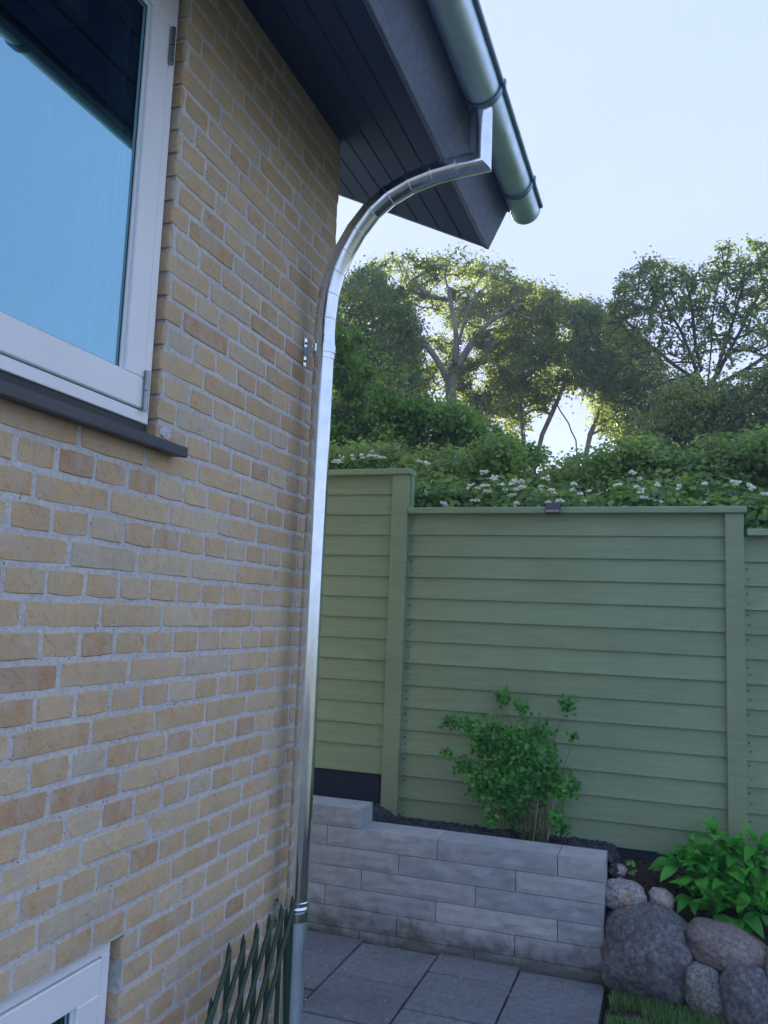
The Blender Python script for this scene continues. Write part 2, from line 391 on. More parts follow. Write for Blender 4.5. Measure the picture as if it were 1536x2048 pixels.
# grass blades
def blades(name, n, fx, mat, h, label):
    P = fx(n); n = len(P); ang = rng.uniform(0, 6.283, n); hh = h * rng.uniform(.5, 1.2, n)
    d = np.stack([np.cos(ang), np.sin(ang), 0 * ang], 1); s = np.stack([-np.sin(ang), np.cos(ang), 0 * ang], 1) * .0018
    lean = d * (hh * rng.uniform(.1, .7, n))[:, None]
    up = np.stack([0 * hh, 0 * hh, hh], 1)
    Vv = np.stack([P - s, P + s, P + lean * .4 + up * .6 + s * .7, P + lean * .4 + up * .6 - s * .7, P + lean + up * .9], 1).reshape(-1, 3)
    i0 = (np.arange(n) * 5)[:, None]
    F4 = np.concatenate([i0, i0 + 1, i0 + 2, i0, i0 + 2, i0 + 3, i0 + 3, i0 + 2, i0 + 4], 1).reshape(-1, 3)
    me = bpy.data.meshes.new(name); me.vertices.add(len(Vv)); me.vertices.foreach_set('co', Vv.astype(np.float32).ravel())
    me.loops.add(len(F4) * 3); me.loops.foreach_set('vertex_index', F4.astype(np.int32).ravel())
    me.polygons.add(len(F4)); me.polygons.foreach_set('loop_start', (np.arange(len(F4)) * 3).astype(np.int32)); me.update(calc_edges=True)
    a = me.attributes.new('tint', 'FLOAT', 'FACE'); a.data.foreach_set('value', np.repeat(rng.uniform(0, 1, n), 3).astype(np.float32))
    o = link(name, me, mat); tag(o, label, 'grass', kind='stuff'); return o
def gpos(n):
    x = .985 + 1.6 * rng.random(n) ** 1.3; y = 2.9 + 1.32 * rng.random(n)
    k = np.array([noise.noise(Vector((a * 7, b * 7, 4))) > -.22 + .3 * max(0, (b - 3.9)) for a, b in zip(x, y)]); x, y = x[k], y[k]; n = len(x)
    return np.stack([x, y, np.full(n, -.008)], 1)
blades('grass', 42000, gpos, M['grass'], .045, 'short patchy green lawn grass in front of the boulders')

# ------------------------------------------------------------------ house
ZW = EYE + 1.858                      # soffit meets the wall
YC = 2.895                            # corner
WJ = 1.795; WB, WT = EYE + .403, EYE + 1.655       # big window opening
BJ = 1.812; BT = EYE - .787; BB = EYE - 1.5         # basement window opening
house = empty('brick_house', (-1.5, 1.2, 0)); tag(house, 'yellow brick house with grey mortar, white windows and a dark overhanging eave', 'house')
core = []
x0, x1 = -.30, -.0022
WL, BL = .45, .85
core += [(x0, x1, -.6, WL, BT, ZW), (x0, x1, WJ + .009, YC - .004, BT, ZW + .02), (x0, x1, WL, WJ + .009, BT, WB), (x0, x1, WL, WJ + .009, WT, ZW + .01)]
core += [(x0, x1, BJ + .009, YC - .004, -.05, BT), (x0, x1, -.6, BL, -.05, BT), (x0, x1, BL, BJ + .009, -.05, BB)]
wall = boxes('wall', core, M['mortar'], house)
box('gable_wall', -4, x0, YC - .25, YC - .004, -.05, ZW + .8, M['gable'], house)
# rooms behind the windows
boxes('room', [(-3.2, -3.1, -.6, 2.6, 1.2, 3.8), (-3.1, x0, -.7, -.6, 1.2, 3.8), (-3.1, x0 - .001, -.6, 2.6, 3.6, 3.7), (-3.1, x0, -.6, 2.6, 1.1, 1.2), (-3.1, x0, 2.55, 2.6, 1.2, 3.6)], M['darkroom'], house)
boxes('window_reveal', [(x0 + .0, -.095, WJ - .075, WJ - .02, WB + .02, WT - .02), (x0, -.095, WL, WJ - .075, WT - .07, WT - .02), (x0 - .02, -.095, WL, WJ - .02, WB + .001, WB + .019)], M['plaster'], house)
box('roller_blind_box', -.29, -.2, WL, WJ - .15, WT - .15, WT - .071, M['plaster'], house)
boxes('cellar_room', [(-2.0, -1.9, .2, 2.6, -.05, 1.05), (-1.9, x0, .1, .2, -.05, 1.05), (-1.9, x0, 2.3, 2.4, -.05, 1.05), (-1.9, x0, .2, 2.3, 1.0, 1.05)], M['darkroom'], house)
# bricks
PZ, PY = .0661, .1235
JT = .0114
def brick_mesh(y0, y1, z0, z1, dep, jamb=False):
    """front face with a wavering outline, softly domed"""
    w_, h_ = y1 - y0, z1 - z0
    cy, cz = (y0 + y1) / 2, (z0 + z1) / 2
    pr = random.uniform(-.0012, .0014)
    tilt = random.uniform(-.012, .012); tz = random.uniform(-.01, .01)
    nh = 5 if w_ > .15 else 3
    out = []
    wob = .0014
    for i in range(nh): out.append((y0 + w_ * i / nh, z0))
    for i in range(2): out.append((y1, z0 + h_ * i / 2))
    for i in range(nh): out.append((y1 - w_ * i / nh, z1))
    for i in range(2): out.append((y0, z1 - h_ * i / 2))
    n = len(out); V = []
    rot = random.uniform(-.006, .006)
    pts = []
    for k, (y, z) in enumerate(out):
        corner = k in (0, nh, nh + 2, 2 * nh + 2)
        y += random.uniform(-wob, wob); z += random.uniform(-wob, wob)
        if corner: y += (cy - y) / (w_ / 2) * random.uniform(.0003, .0028); z += (cz - z) / (h_ / 2) * random.uniform(.0003, .0026)
        dy, dz = y - cy, z - cz
        pts.append((cy + dy - rot * dz, cz + dz + rot * dy))
    for y, z in pts: V.append((-dep, y, z))
    for y, z in pts: V.append((pr - .0035 + (y - cy) * tilt, y, z))
    for y, z in pts:
        sy = (abs(y - cy) - .0026) / max(abs(y - cy), .001); sz = (abs(z - cz) - .0026) / max(abs(z - cz), .001)
        V.append((pr + (y - cy) * tilt + (z - cz) * tz + random.uniform(-.0006, .0006), cy + (y - cy) * sy, cz + (z - cz) * sz))
    V.append((pr + .0012, cy + random.uniform(-.01, .01), cz)); c = len(V) - 1
    F = []
    for k in range(n):
        k2 = (k + 1) % n
        F.append((k, k2, n + k2, n + k)); F.append((n + k, n + k2, 2 * n + k2, 2 * n + k)); F.append((2 * n + k, 2 * n + k2, c))
    return V, F
def inside_open(ya, yb, za, zb):
    for (o0, o1, p0, p1) in ((WL, WJ, WB, WT), (BL, BJ, BB, BT)):
        if zb > p0 + .012 and za < p1 - .012 and yb > o0 and ya < o1: return (o0, o1)
    return None
allb = []
kz0 = -25
for k in range(kz0, 29):
    za = EYE + .0065 + k * PZ + JT / 2; zb = za + PZ - JT
    if zb < 0: continue
    if zb > ZW + .03: break
    if k % 2 == 0: js = [1.324 + PY * i for i in range(-15, 13)] + [YC + .006]
    else:
        off = 1.387 if ((k + 1) // 2) % 2 == 0 else 1.511
        js = [off + 2 * PY * i for i in range(-8, 7) if off + 2 * PY * i < YC - .07] + [YC + .006]
    for a, b in zip(js[:-1], js[1:]):
        a_, b_ = a + JT / 2, b - JT / 2
        cut = inside_open(a_, b_, za, zb)
        parts_ = [(a_, b_)]
        if cut:
            parts_ = []
            if a_ < cut[0] - .025: parts_.append((a_, min(b_, cut[0])))
            if b_ > cut[1] + .0: 
                s = max(a_, cut[1])
                if b_ - s > .03: parts_.append((s, b_))
                elif parts_ == [] and b_ - s > .0: parts_.append((cut[1], b_))
        for (p, q) in parts_:
            if q - p < .012: continue
            allb.append((p, q, za, zb))
def area(b):
    p, q, za, zb = b; pts = []
    for y, z in ((p, za), (q, za), (q, zb), (p, zb)):
        d = Vector((0, y, z)) - CAM; zz = d.dot(CF)
        if zz < .1: return 0
        pts.append((768 + FPX * d.dot(CR) / zz, 1024 - FPX * d.dot(CU) / zz))
    cx = sum(p_[0] for p_ in pts) / 4; cy = sum(p_[1] for p_ in pts) / 4
    if not (-60 < cx < 1600 and -60 < cy < 2110): return 0
    return abs(sum(pts[i][0] * pts[(i + 1) % 4][1] - pts[(i + 1) % 4][0] * pts[i][1] for i in range(4))) / 2
allb.sort(key=area, reverse=True)
def btint(): 
    r = random.random()
    return random.uniform(0, .2) if r < .09 else (random.uniform(.9, 1) if r < .15 else min(.9, max(.22, random.gauss(.55, .17))))
for b in allb[:300]:
    V, F = brick_mesh(*b, .1)
    pyd('brick', V, F, M['brick'], wall, tint=btint())
V = []; F = []; T = []
for b in allb[300:]:
    v, f = brick_mesh(*b, .1); o_ = len(V); V += v; F += [tuple(i + o_ for i in ff) for ff in f]; T += [btint()] * len(f)
pyd('bricks', V, F, M['brick'], wall, tint=np.array(T))['kind'] = 'stuff'
# mortar smear beside the sill end
V = []; F = []
for i in range(14):
    a_ = i / 14 * 6.283
    V.append((.0035 if i % 2 else .002, 1.838 + .03 * math.cos(a_) * random.uniform(.8, 1.1), EYE + .448 + .022 * math.sin(a_) * random.uniform(.7, 1.1)))
V.append((.006, 1.838, EYE + .448)); F = [(i, (i + 1) % 14, 14) for i in range(14)]
V += [(-.01, v[1], v[2]) for v in V[:14]]; F += [(i, 15 + i, 15 + (i + 1) % 14, (i + 1) % 14) for i in range(14)]
pyd('mortar_patch', V, F, M['mortar'], wall)

def window(yl, yr, zb, zt, xf, fw, sw, label=None):
    """outer frame + sash + beads + triple pane, front at x = xf"""
    o = empty('window', (xf, (yl + yr) / 2, zb)); col.objects.unlink(o); col.objects.link(o)
    o.parent = house; o.location = Vector((xf, (yl + yr) / 2, zb)) - house.location
    if label: o['label'] = label
    d = .09
    def ring(name, y0, y1, z0, z1, t, xa, xb, mat, bev=.002):
        return boxes(name, [(xa, xb, y0, y1, z0, z0 + t), (xa, xb, y0, y1, z1 - t, z1), (xa, xb, y0, y0 + t, z0 + t, z1 - t), (xa, xb, y1 - t, y1, z0 + t, z1 - t)], mat, o, bev)
    ring('frame', yl, yr, zb, zt, fw, xf - d, xf, M['white'])
    g_ = .004
    ring('seal', yl + fw - .0005, yr - fw + .0005, zb + fw - .0005, zt - fw + .0005, .012, xf - d + .01, xf - .010, M['rubber'], 0)
    a = fw + g_
    ring('sash', yl + a, yr - a, zb + a, zt - a, sw, xf - d + .02, xf + .004, M['white'], .003)
    b = a + sw
    ring('glazing_bead', yl + b - .001, yr - b + .001, zb + b - .001, zt - b + .001, .007, xf - .03, xf - .007, M['white'], .0015)
    ring('glazing_seal', yl + b + .0055, yr - b - .0055, zb + b + .0055, zt - b - .0055, .003, xf - .03, xf - .0125, M['rubber'], 0)
    ring('glass_spacer', yl + b + .005, yr - b - .005, zb + b + .005, zt - b - .005, .010, xf - .05, xf - .0315, M['hinge'], 0)
    pyd('pane', [(xf - .0135, yl + b, zb + b), (xf - .0135, yr - b, zb + b), (xf - .0135, yr - b, zt - b), (xf - .0135, yl + b, zt - b)], [(0, 1, 2, 3)], M['glass'], o)
    q_ = pyd('pane', [(xf - .0485, yl + b, zb + b), (xf - .0465, yr - b, zb + b), (xf - .0475, yr - b, zt - b), (xf - .0495, yl + b, zt - b)], [(0, 1, 2, 3)], M['glass_inner'], o)
    # inner step of the sash
    ring('inner_sash', yl + b - .0005, yr - b + .0005, zb + b - .0005, zt - b + .0005, .016, xf - d - .02, xf - .051, M['white'], .002)
    return o
M['glass'] = mat_glass(); M['glass_inner'] = mat_glass('inner_glass', .14)
XF = -.016
win = window(.46, 1.781, EYE + .455, EYE + 1.648, XF, .030, .078)
for zc in (EYE + .535 + .0, EYE + 1.475):
    hz = zc
    V, F = sweep([(XF + .010, 1.749, hz - .052), (XF + .010, 1.749, hz - .002)], .0075, 12)
    V2, F2 = sweep([(XF + .010, 1.749, hz + .001), (XF + .010, 1.749, hz + .052)], .0075, 12)
    n = len(V); V += V2; F += [tuple(i + n for i in f) for f in F2]
    h = pyd('hinge', V, F, M['hinge'], win); autosmooth(h)
    if hz > EYE + 1: pass
# dark strip painting the shade under the frame, then the sill
box('sill_gap_shade', -.12, -.022, .46, 1.781, EYE + .418, EYE + .4545, M['rubber'], house)
V = [(-.10, .40, EYE + .4040), (-.10, 1.880, EYE + .4040), (.045, 1.880, EYE + .386), (.045, .40, EYE + .386),
     (-.10, .40, EYE + .432), (-.10, 1.880, EYE + .432), (.045, 1.880, EYE + .414), (.045, .40, EYE + .414)]
bm = bmesh.new(); vs = [bm.verts.new(v) for v in V]
for f in ((0, 3, 2, 1), (4, 5, 6, 7), (0, 1, 5, 4), (1, 2, 6, 5), (2, 3, 7, 6), (3, 0, 4, 7)): bm.faces.new([vs[i] for i in f])
bmesh.ops.recalc_face_normals(bm, faces=bm.faces); bmesh.ops.bevel(bm, geom=list(bm.edges), offset=.0025, segments=2, affect='EDGES')
me = bpy.data.meshes.new('window_sill'); bm.to_mesh(me); bm.free(); link('window_sill', me, M['sill'], house)
window(.86, 1.797, BB + .012, BT - .004, -.022, .030, .078, 'white basement window set in a recess')

# eave: soffit boards, fascia, verge board, roof
TH = R_(25.5); ct, st = math.cos(TH), math.sin(TH)
def ev(s, y, h=0.0):                 # s out along the slope, h perpendicular upwards
    return Vector((s * ct + h * st, y, ZW - s * st + h * ct))
def evbox(name, s0, s1, ya, yb, h0, h1, mat, parent, bev=0.0, ds=0.0):
    """ds: extra s at the near end, the eave line is not quite parallel"""
    bm = bmesh.new(); vs = []
    for h in (h0, h1):
        for (s, y) in ((s0, ya), (s1, ya), (s1, yb), (s0, yb)): vs.append(bm.verts.new(ev(s + (ds if y == ya else 0), y, h)))
    for f in ((3, 2, 1, 0), (4, 5, 6, 7), (0, 1, 5, 4), (1, 2, 6, 5), (2, 3, 7, 6), (3, 0, 4, 7)): bm.faces.new([vs[i] for i in f])
    bmesh.ops.recalc_face_normals(bm, faces=bm.faces)
    if bev: bmesh.ops.bevel(bm, geom=list(bm.edges), offset=bev, segments=1, affect='EDGES')
    me = bpy.data.meshes.new(name); bm.to_mesh(me); bm.free(); return link(name, me, mat, parent)
YE = 3.475; YN = -1.0
eave = box('eave', -.001, .0, 0, .001, ZW + .10, ZW + .11, M['roof'], house)
s = .510
while s > -.9:
    s0 = s - .1155
    far = YE
    near = YN if s > -.05 else 2.9
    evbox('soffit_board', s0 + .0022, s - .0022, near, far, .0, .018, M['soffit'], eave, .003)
    s = s0
evbox('roof_deck', -4.5, .50, YN, YE, .02, .16, M['roof'], house, 0)
evbox('fascia', .5125, .536, YN, YE + .004, -.012, .185, M['fascia'], house, .0015, ds=.03)
evbox('verge_board', -4.5, .512, YE + .0005, YE + .022, -.003, .17, M['fascia'], house, .001)
evbox('roof_sheet', -4.6, .58, YN, YE + .05, .19, .215, M['roof'], house, .002)

# ------------------------------------------------------------------ gutter
GX, GZ, GR, GY1, GY0 = .634, EYE + 1.795, .0645, 3.505, -.9
gut = empty('rain_gutter', (GX, GY1, GZ)); tag(gut, 'half round zinc rain gutter hanging along the eave with a rolled front edge', 'gutter')
V = []; F = []; n = 22
for y in (GY0, GY1):
    for rr in (GR, GR - .0015):
        for k in range(n + 1):
            a_ = math.pi + math.pi * k / n
            V.append((GX + rr * math.cos(a_), y, GZ + rr * math.sin(a_)))
q = n + 1
for k in range(n):
    F.append((k, k + 1, 2 * q + k + 1, 2 * q + k)); F.append((q + k + 1, q + k, 3 * q + k, 3 * q + k + 1))
o = pyd('trough', V, F, M['zinc_dull'], gut, smooth=True)
V, F = sweep([(GX + GR + .006, GY0, GZ + .002), (GX + GR + .006, GY1 - .012, GZ + .002)], .0095, 14)
autosmooth(pyd('rolled_edge', V, F, M['zinc_dark'], gut))
V = []; nn = 24
for i, (y, rr) in enumerate(((GY1 - .012, GR + .0012), (GY1 + .004, GR + .0012), (GY1 + .012, GR - .006), (GY1 + .014, GR - .02))):
    for k in range(nn + 1):
        a_ = math.pi + math.pi * k / nn; V.append((GX + rr * math.cos(a_), y, GZ + rr * math.sin(a_)))
F = []
for i in range(3):
    for k in range(nn): F.append((i * (nn + 1) + k, i * (nn + 1) + k + 1, (i + 1) * (nn + 1) + k + 1, (i + 1) * (nn + 1) + k))
F.append(tuple(3 * (nn + 1) + k for k in range(nn + 1)))
autosmooth(pyd('end_cap', V, F, M['zinc_dull'], gut), 50)
for yb in (.55, 1.25, 1.93, 2.61, 3.26):
    V = []; F = []
    for y in (yb - .0125, yb + .0125):
        for rr in (GR + .0065, GR + .0015):
            for k in range(n + 4):
                a_ = math.pi * .93 + math.pi * 1.14 * k / (n + 3)
                V.append((GX + rr * math.cos(a_), y, GZ + rr * math.sin(a_)))
    q = n + 4
    for k in range(q - 1):
        F += [(k, k + 1, 2 * q + k + 1, 2 * q + k), (q + k + 1, q + k, 3 * q + k, 3 * q + k + 1), (k, q + k, q + k + 1, k + 1), (2 * q + k, 2 * q + k + 1, 3 * q + k + 1, 3 * q + k)]
    F += [(0, 2 * q, 3 * q, q), (q - 1, 2 * q - 1, 4 * q - 1, 3 * q - 1)]
    b_ = pyd('bracket', V, F, M['zinc_dark'], gut); autosmooth(b_)
    clip = boxes('bracket_clip', [(GX + GR + .002, GX + GR + .019, yb - .011, yb + .011, GZ + .0115, GZ + .0145), (GX + GR + .0155, GX + GR + .018, yb - .011, yb + .011, GZ - .012, GZ + .0115)], M['zinc_dark'], b_)

# ------------------------------------------------------------------ downpipe
PX, PYY, PR = .08, 2.646, .0375
pipe = empty('downpipe', (PX, PYY, .1)); tag(pipe, 'shiny galvanised downpipe with a segmented curved neck running down the brick corner', 'downpipe')
neck = [(.628, 1.775), (.628, 1.548), (.546, 1.541), (.457, 1.528), (.376, 1.505), (.300, 1.468), (.235, 1.417), (.182, 1.352), (.140, 1.280), (.108, 1.204), (.088, 1.123), (.080, 1.031), (.080, .945)]
P3 = [(x, PYY, EYE + z) for x, z in neck]
V, F = sweep(P3[:2] + [P3[2]], PR, 32)
V, F = sweep([P3[0], P3[1], P3[2]], PR, 40); autosmooth(pyd('mitred_elbow', V, F, M['zinc'], pipe), 30)
V, F = sweep(P3[2:], PR, 40); autosmooth(pyd('segmented_bend', V, F, M['zinc'], pipe), 9)
def cone_ring(p, d, r0, r1, hw, mat, name, par):
    d = Vector(d).normalized(); p = Vector(p)
    V, F = sweep([p - d * hw, p - d * hw * .5, p + d * hw * .5, p + d * hw], [r0, r1, r1, r0], 40, False)
    o = pyd(name, V, F, mat, par); autosmooth(o, 50); return o
for i in range(2, len(P3) - 1):
    a_ = Vector(P3[i]) - Vector(P3[i - 1]); b_ = Vector(P3[i + 1]) - Vector(P3[i])
    if i == 2: b_ = a_ = b_
    cone_ring(P3[i], a_.normalized() + b_.normalized(), PR + .0002, PR + .0011, .0016, M['zinc'], 'seam', pipe)
zc1 = EYE + .920; zc2 = EYE - .972
V, F = sweep([(PX, PYY, zc1 - .03), (PX, PYY, zc2 + .0)], PR - .0008, 40); autosmooth(pyd('pipe', V, F, M['zinc'], pipe))
V, F = sweep([(PX, PYY, zc1 + .05), (PX, PYY, zc1 + .012), (PX, PYY, zc1 - .034)], [PR, PR + .0018, PR + .0018], 40); autosmooth(pyd('socket', V, F, M['zinc'], pipe))
V, F = sweep([(PX, PYY, zc2 + .006), (PX, PYY, .05)], PR - .0015, 40); autosmooth(pyd('lower_pipe', V, F, M['zinc_dull'], pipe))
cone_ring((PX, PYY, zc2 + .012), (0, 0, 1), PR + .001, PR + .005, .008, M['zinc'], 'bead', pipe)
cone_ring((PX, PYY, zc2 + .030), (0, 0, 1), PR, PR + .0035, .005, M['zinc'], 'bead', pipe)
for zc, nm in ((zc1, 0), (zc2 - .012, 1)):
    V, F = sweep([(PX, PYY, zc - .014), (PX, PYY, zc + .014)], PR + .0045, 40, False)
    V2, F2 = sweep([(PX, PYY, zc - .014), (PX, PYY, zc + .014)], PR + .0015, 40, False)
    k = len(V); V += V2; F += [tuple(i + k for i in f) for f in F2]
    for j in range(40): F += [(j, (j + 1) % 40, k + (j + 1) % 40, k + j), (40 + j, k + 40 + j, k + 40 + (j + 1) % 40, 40 + (j + 1) % 40)]
    cl = pyd('clamp', V, F, M['zinc'], pipe); autosmooth(cl)
    # hinge knuckle on the camera side
    a_ = R_(-112); hx, hy = PX + math.cos(a_) * (PR + .006), PYY + math.sin(a_) * (PR + .006)
    V, F = sweep([(hx, hy, zc - .013), (hx, hy, zc + .013)], .0035, 10); pyd('hinge_pin', V, F, M['zinc'], cl)
    # stem and wall plate
    box('arm', .004, PX - PR, PYY - .004, PYY - .001, zc - .011, zc + .013, M['zinc_dull'], cl)
    for sg in (1, -1):
        pl = box('wall_plate', .003, .0055, PYY - .005, PYY + .017, zc + sg * .033 - .019, zc + sg * .033 + .019, M['zinc'], cl, .0015)
    if True:
        boxes('plate_fold', [(.0056, .02, PYY - .0045, PYY - .002, zc + .0135, zc + .016), (.0056, .02, PYY - .0045, PYY - .002, zc - .016, zc - .0135)], M['zinc_dull'], cl)
        for sg in (1, -1):
            V, F = sweep([(.0056, PYY + .006, zc + sg * .033), (.009, PYY + .006, zc + sg * .033)], .0045, 8); pyd('screw', V, F, M['rubber'], cl)

# ------------------------------------------------------------------ trellis of pointed stakes by the wall
tr = empty('stake_trellis', (.15, 2.2, 0)); tag(tr, 'row of dark green pointed stakes crossing in pairs at the foot of the downpipe', 'trellis')
def stake(p0, p1, r):
    p0 = Vector(p0); p1 = Vector(p1); d = (p1 - p0).normalized()
    V, F = sweep([p0, p1 - d * .035, p1 - d * .012, p1], [r, r * .95, r * .6, r * .25], 8)
    o = pyd('stake', V, F, M['stake'], tr); autosmooth(o, 40)
for i in range(-1, 6):
    yt = 2.063 + .0775 * i; zt = EYE - .868 + .002 * i + random.uniform(-.004, .004)
    if i == -1: zt -= .10; 
    stake((.152 + random.uniform(-.004, .004), yt + .012 + random.uniform(-.006, .006), 0), (.150, yt + .003, zt), .0085)
    stake((.163, yt - .50 + random.uniform(-.02, .02), 0), (.162, yt - .006, zt - .012), .0075)
stake((.148, 2.45 + .045, 0), (.15, 2.415, EYE - .885), .009)

# ------------------------------------------------------------------ retaining wall
RY, RX, RZ = 4.265, .937, EYE - 1.115
rw = empty('retaining_wall', (.3, RY + .1, 0)); tag(rw, 'low retaining wall of long grey rough faced concrete blocks with a raised step at its left end', 'retaining wall')
def block(xa, xb, za, zb, ya=RY, yb=RY + .2, endr=False):
    nx = max(3, int((xb - xa) / .04)); nz = 4
    L = xb - xa; V = []; F = []
    sd_ = random.uniform(0, 50)
    def dispf(u, v):
        e = min(u, 1 - u) * L; ez = min(v, 1 - v) * (zb - za)
        edge = min(1, min(e, ez) / .014)
        nv = noise.fractal(Vector((u * L * 9 + sd_, v * 3.2 + sd_, sd_)), .8, 2.2, 3)
        return -(.0015 + .0045 * nv) * edge + .0015 * (1 - edge)
    for j in range(nz + 1):
        for i in range(nx + 1):
            u, v = i / nx, j / nz
            V.append((xa + u * L, ya + dispf(u, v), za + v * (zb - za)))
    q = nx + 1
    for j in range(nz):
        for i in range(nx): F.append((j * q + i, j * q + i + 1, (j + 1) * q + i + 1, (j + 1) * q + i))
    b0 = len(V)
    V += [(xa, yb, za), (xb, yb, za), (xb, yb, zb), (xa, yb, zb)]
    bot = list(range(0, q)); top = [nz * q + i for i in range(q)]
    lef = [j * q for j in range(nz + 1)]; rig = [j * q + nx for j in range(nz + 1)]
    F.append(tuple(bot[::-1] + [b0, b0 + 1])); F.append(tuple(top + [b0 + 2, b0 + 3])); F.append(tuple([b0, *lef, b0 + 3][::1])); F.append(tuple([b0 + 2] + rig[::-1] + [b0 + 1])); F.append((b0 + 1, b0, b0 + 3, b0 + 2))
    pyd('block', V, F, M['block'], rw)
box('backing', -2.3, RX - .03, RY + .02, RY + .19, 0, RZ - .02, M['base'], rw)
for r in range(6):
    zt = RZ - .0995 * r; zb = max(zt - .0995 + .0028, -.06)
    j0 = [.718, .518, .319, .721, .519, .321][r]
    js = [RX]; x = j0
    while x > -2.3: js.append(x); x -= .6
    js.append(-2.3)
    for a, b in zip(js[1:], js[:-1]): block(a + .0018, b - .0018, zb, zt)
for (a, b) in ((-.9, -.301), (-1.5, -.9), (-2.1, -1.5)): block(a + .0018, b - .0018, RZ + .0028, RZ + .1)

# ------------------------------------------------------------------ planting bed and gravel
def sheet(name, x0, x1, y0, y1, nx, ny, fz, mat):
    V = []; F = []
    for j in range(ny + 1):
        for i in range(nx + 1):
            x = x0 + (x1 - x0) * i / nx; y = y0 + (y1 - y0) * j / ny; V.append((x, y, fz(x, y)))
    for j in range(ny):
        for i in range(nx): F.append((j * (nx + 1) + i, j * (nx + 1) + i + 1, (j + 1) * (nx + 1) + i + 1, (j + 1) * (nx + 1) + i))
    o = pyd(name, V, F, mat, smooth=True); o['kind'] = 'structure'; return o
def zgrav(x, y):
    z = RZ - .045 + .05 * max(0, min(1, (-.22 - x) / .12)) + .012 * noise.noise(Vector((x * 9, y * 9, 1)))
    return z
sheet('planting_bed', -2.3, .96, RY + .195, 5.6, 90, 30, zgrav, M['gravel'])
bs_ = box('bed_soil', -2.3, 3.6, RY + .21, 5.6, -.05, .30, M['soil']); bs_['kind'] = 'structure'
box('bed_soil_front', .96, 3.6, 4.30, RY + .212, -.05, .12, M['soil'])['kind'] = 'structure'
def zsoil(x, y):
    t = max(0, min(1, (y - 4.22) / .5)); 
    z = .12 + .305 * t ** .7 + .018 * noise.noise(Vector((x * 6, y * 6, 3))) + .008 * noise.noise(Vector((x * 25, y * 25, 3)))
    if y < 4.2: z = -.03
    return z
sheet('soil_bank', .938, 3.6, 4.10, 5.6, 100, 60, zsoil, M['soil'])
# gravel stones
def pebbles(name, n, fx, s0, s1, mat, label, kind='stuff'):
    P = fx(n); base = []
    bm = bmesh.new(); bmesh.ops.create_icosphere(bm, subdivisions=1, radius=1); bv = np.array([v.co[:] for v in bm.verts]); bf = np.array([[v.index for v in f.verts] for f in bm.faces]); bm.free()
    n = len(P); S = rng.uniform(s0, s1, (n, 1, 1)) * rng.uniform(.55, 1.1, (n, 1, 3)); J = 1 + rng.uniform(-.22, .22, (n, len(bv), 1))
    ang = rng.uniform(0, 6.28, n); c_, s_ = np.cos(ang), np.sin(ang)
    Vv = bv[None] * J * S
    x = Vv[..., 0] * c_[:, None] - Vv[..., 1] * s_[:, None]; y = Vv[..., 0] * s_[:, None] + Vv[..., 1] * c_[:, None]
    Vv = np.stack([x, y, Vv[..., 2] * .8], -1) + P[:, None]
    Fc = (bf[None] + (np.arange(n) * len(bv))[:, None, None]).reshape(-1, 3)
    Vv = Vv.reshape(-1, 3)
    me = bpy.data.meshes.new(name); me.vertices.add(len(Vv)); me.vertices.foreach_set('co', Vv.astype(np.float32).ravel())
    me.loops.add(len(Fc) * 3); me.loops.foreach_set('vertex_index', Fc.astype(np.int32).ravel())
    me.polygons.add(len(Fc)); me.polygons.foreach_set('loop_start', (np.arange(len(Fc)) * 3).astype(np.int32)); me.update(calc_edges=True)
    o = link(name, me, mat); tag(o, label, name, kind=kind); return o
def pg(n):
    x = rng.uniform(-1.2, .99, n); y = rng.uniform(RY + .2, 4.80, n)
    z = np.array([zgrav(a, b) for a, b in zip(x, y)]) + rng.uniform(0, .008, n)
    z = np.where(x > .94, z - (x - .94) * 2, z)
    return np.stack([x, y, z], 1)
pebbles('gravel', 7000, pg, .006, .014, M['gravel'], 'dark crushed gravel strip between retaining wall and fence')
def pe(n):
    x = rng.uniform(.95, 2.6, n); y = rng.uniform(4.15, 4.8, n); z = np.array([zsoil(a, b) for a, b in zip(x, y)]) + .002
    return np.stack([x, y, z], 1)
pebbles('soil_crumbs', 2500, pe, .002, .007, M['soil'], 'brown soil crumbs and grit on the bank behind the boulders')

# ------------------------------------------------------------------ fence
FY = 4.8
def fence_board(fence, xa, xb, za, zb):
    # wedge board: thick proud lower lip
    lip, top, back = .017, .004, FY + .012 + random.uniform(-.002, .002); zb += .006
    V = [(xa, FY - lip, za), (xb, FY - lip, za), (xb, FY - lip + .001, za + .010), (xa, FY - lip + .001, za + .010), (xb, FY - top, zb), (xa, FY - top, zb),
         (xa, back, za), (xb, back, za), (xb, back, zb), (xa, back, zb)]
    F = [(0, 1, 2, 3), (3, 2, 4, 5), (0, 6, 7, 1), (5, 4, 8, 9), (6, 9, 8, 7), (0, 3, 5, 9, 6), (1, 7, 8, 4, 2)]
    pyd('board', V, F, M['fence'], fence)
def fence_panel(label, xa, xb, ztop, zjs, zbot, capx0, capx1, posts, base=None):
    f = empty('fence_panel', ((xa + xb) / 2, FY, 0)); tag(f, label, 'fence')
    js = [ztop - .003] + zjs + [zbot]
    for a, b in zip(js[:-1], js[1:]): fence_board(f, xa, xb, b + .0015, a - .003 + .0 * random.random())
    box('cap_rail', capx0, capx1, FY - .062, FY + .07, ztop, ztop + .036, M['fence'], f, .004)
    for (p0, p1, z0, z1) in posts: box('post', p0, p1, FY - .045, FY + .055, z0, z1, M['fence'], f, .003)
    box('back_post', xa + .01, xa + .09, FY + .02, FY + .1, 0.3, ztop - .01, M['fence'], f)
    if base: box('base_board', *base, M['base'], f, .002)
    return f
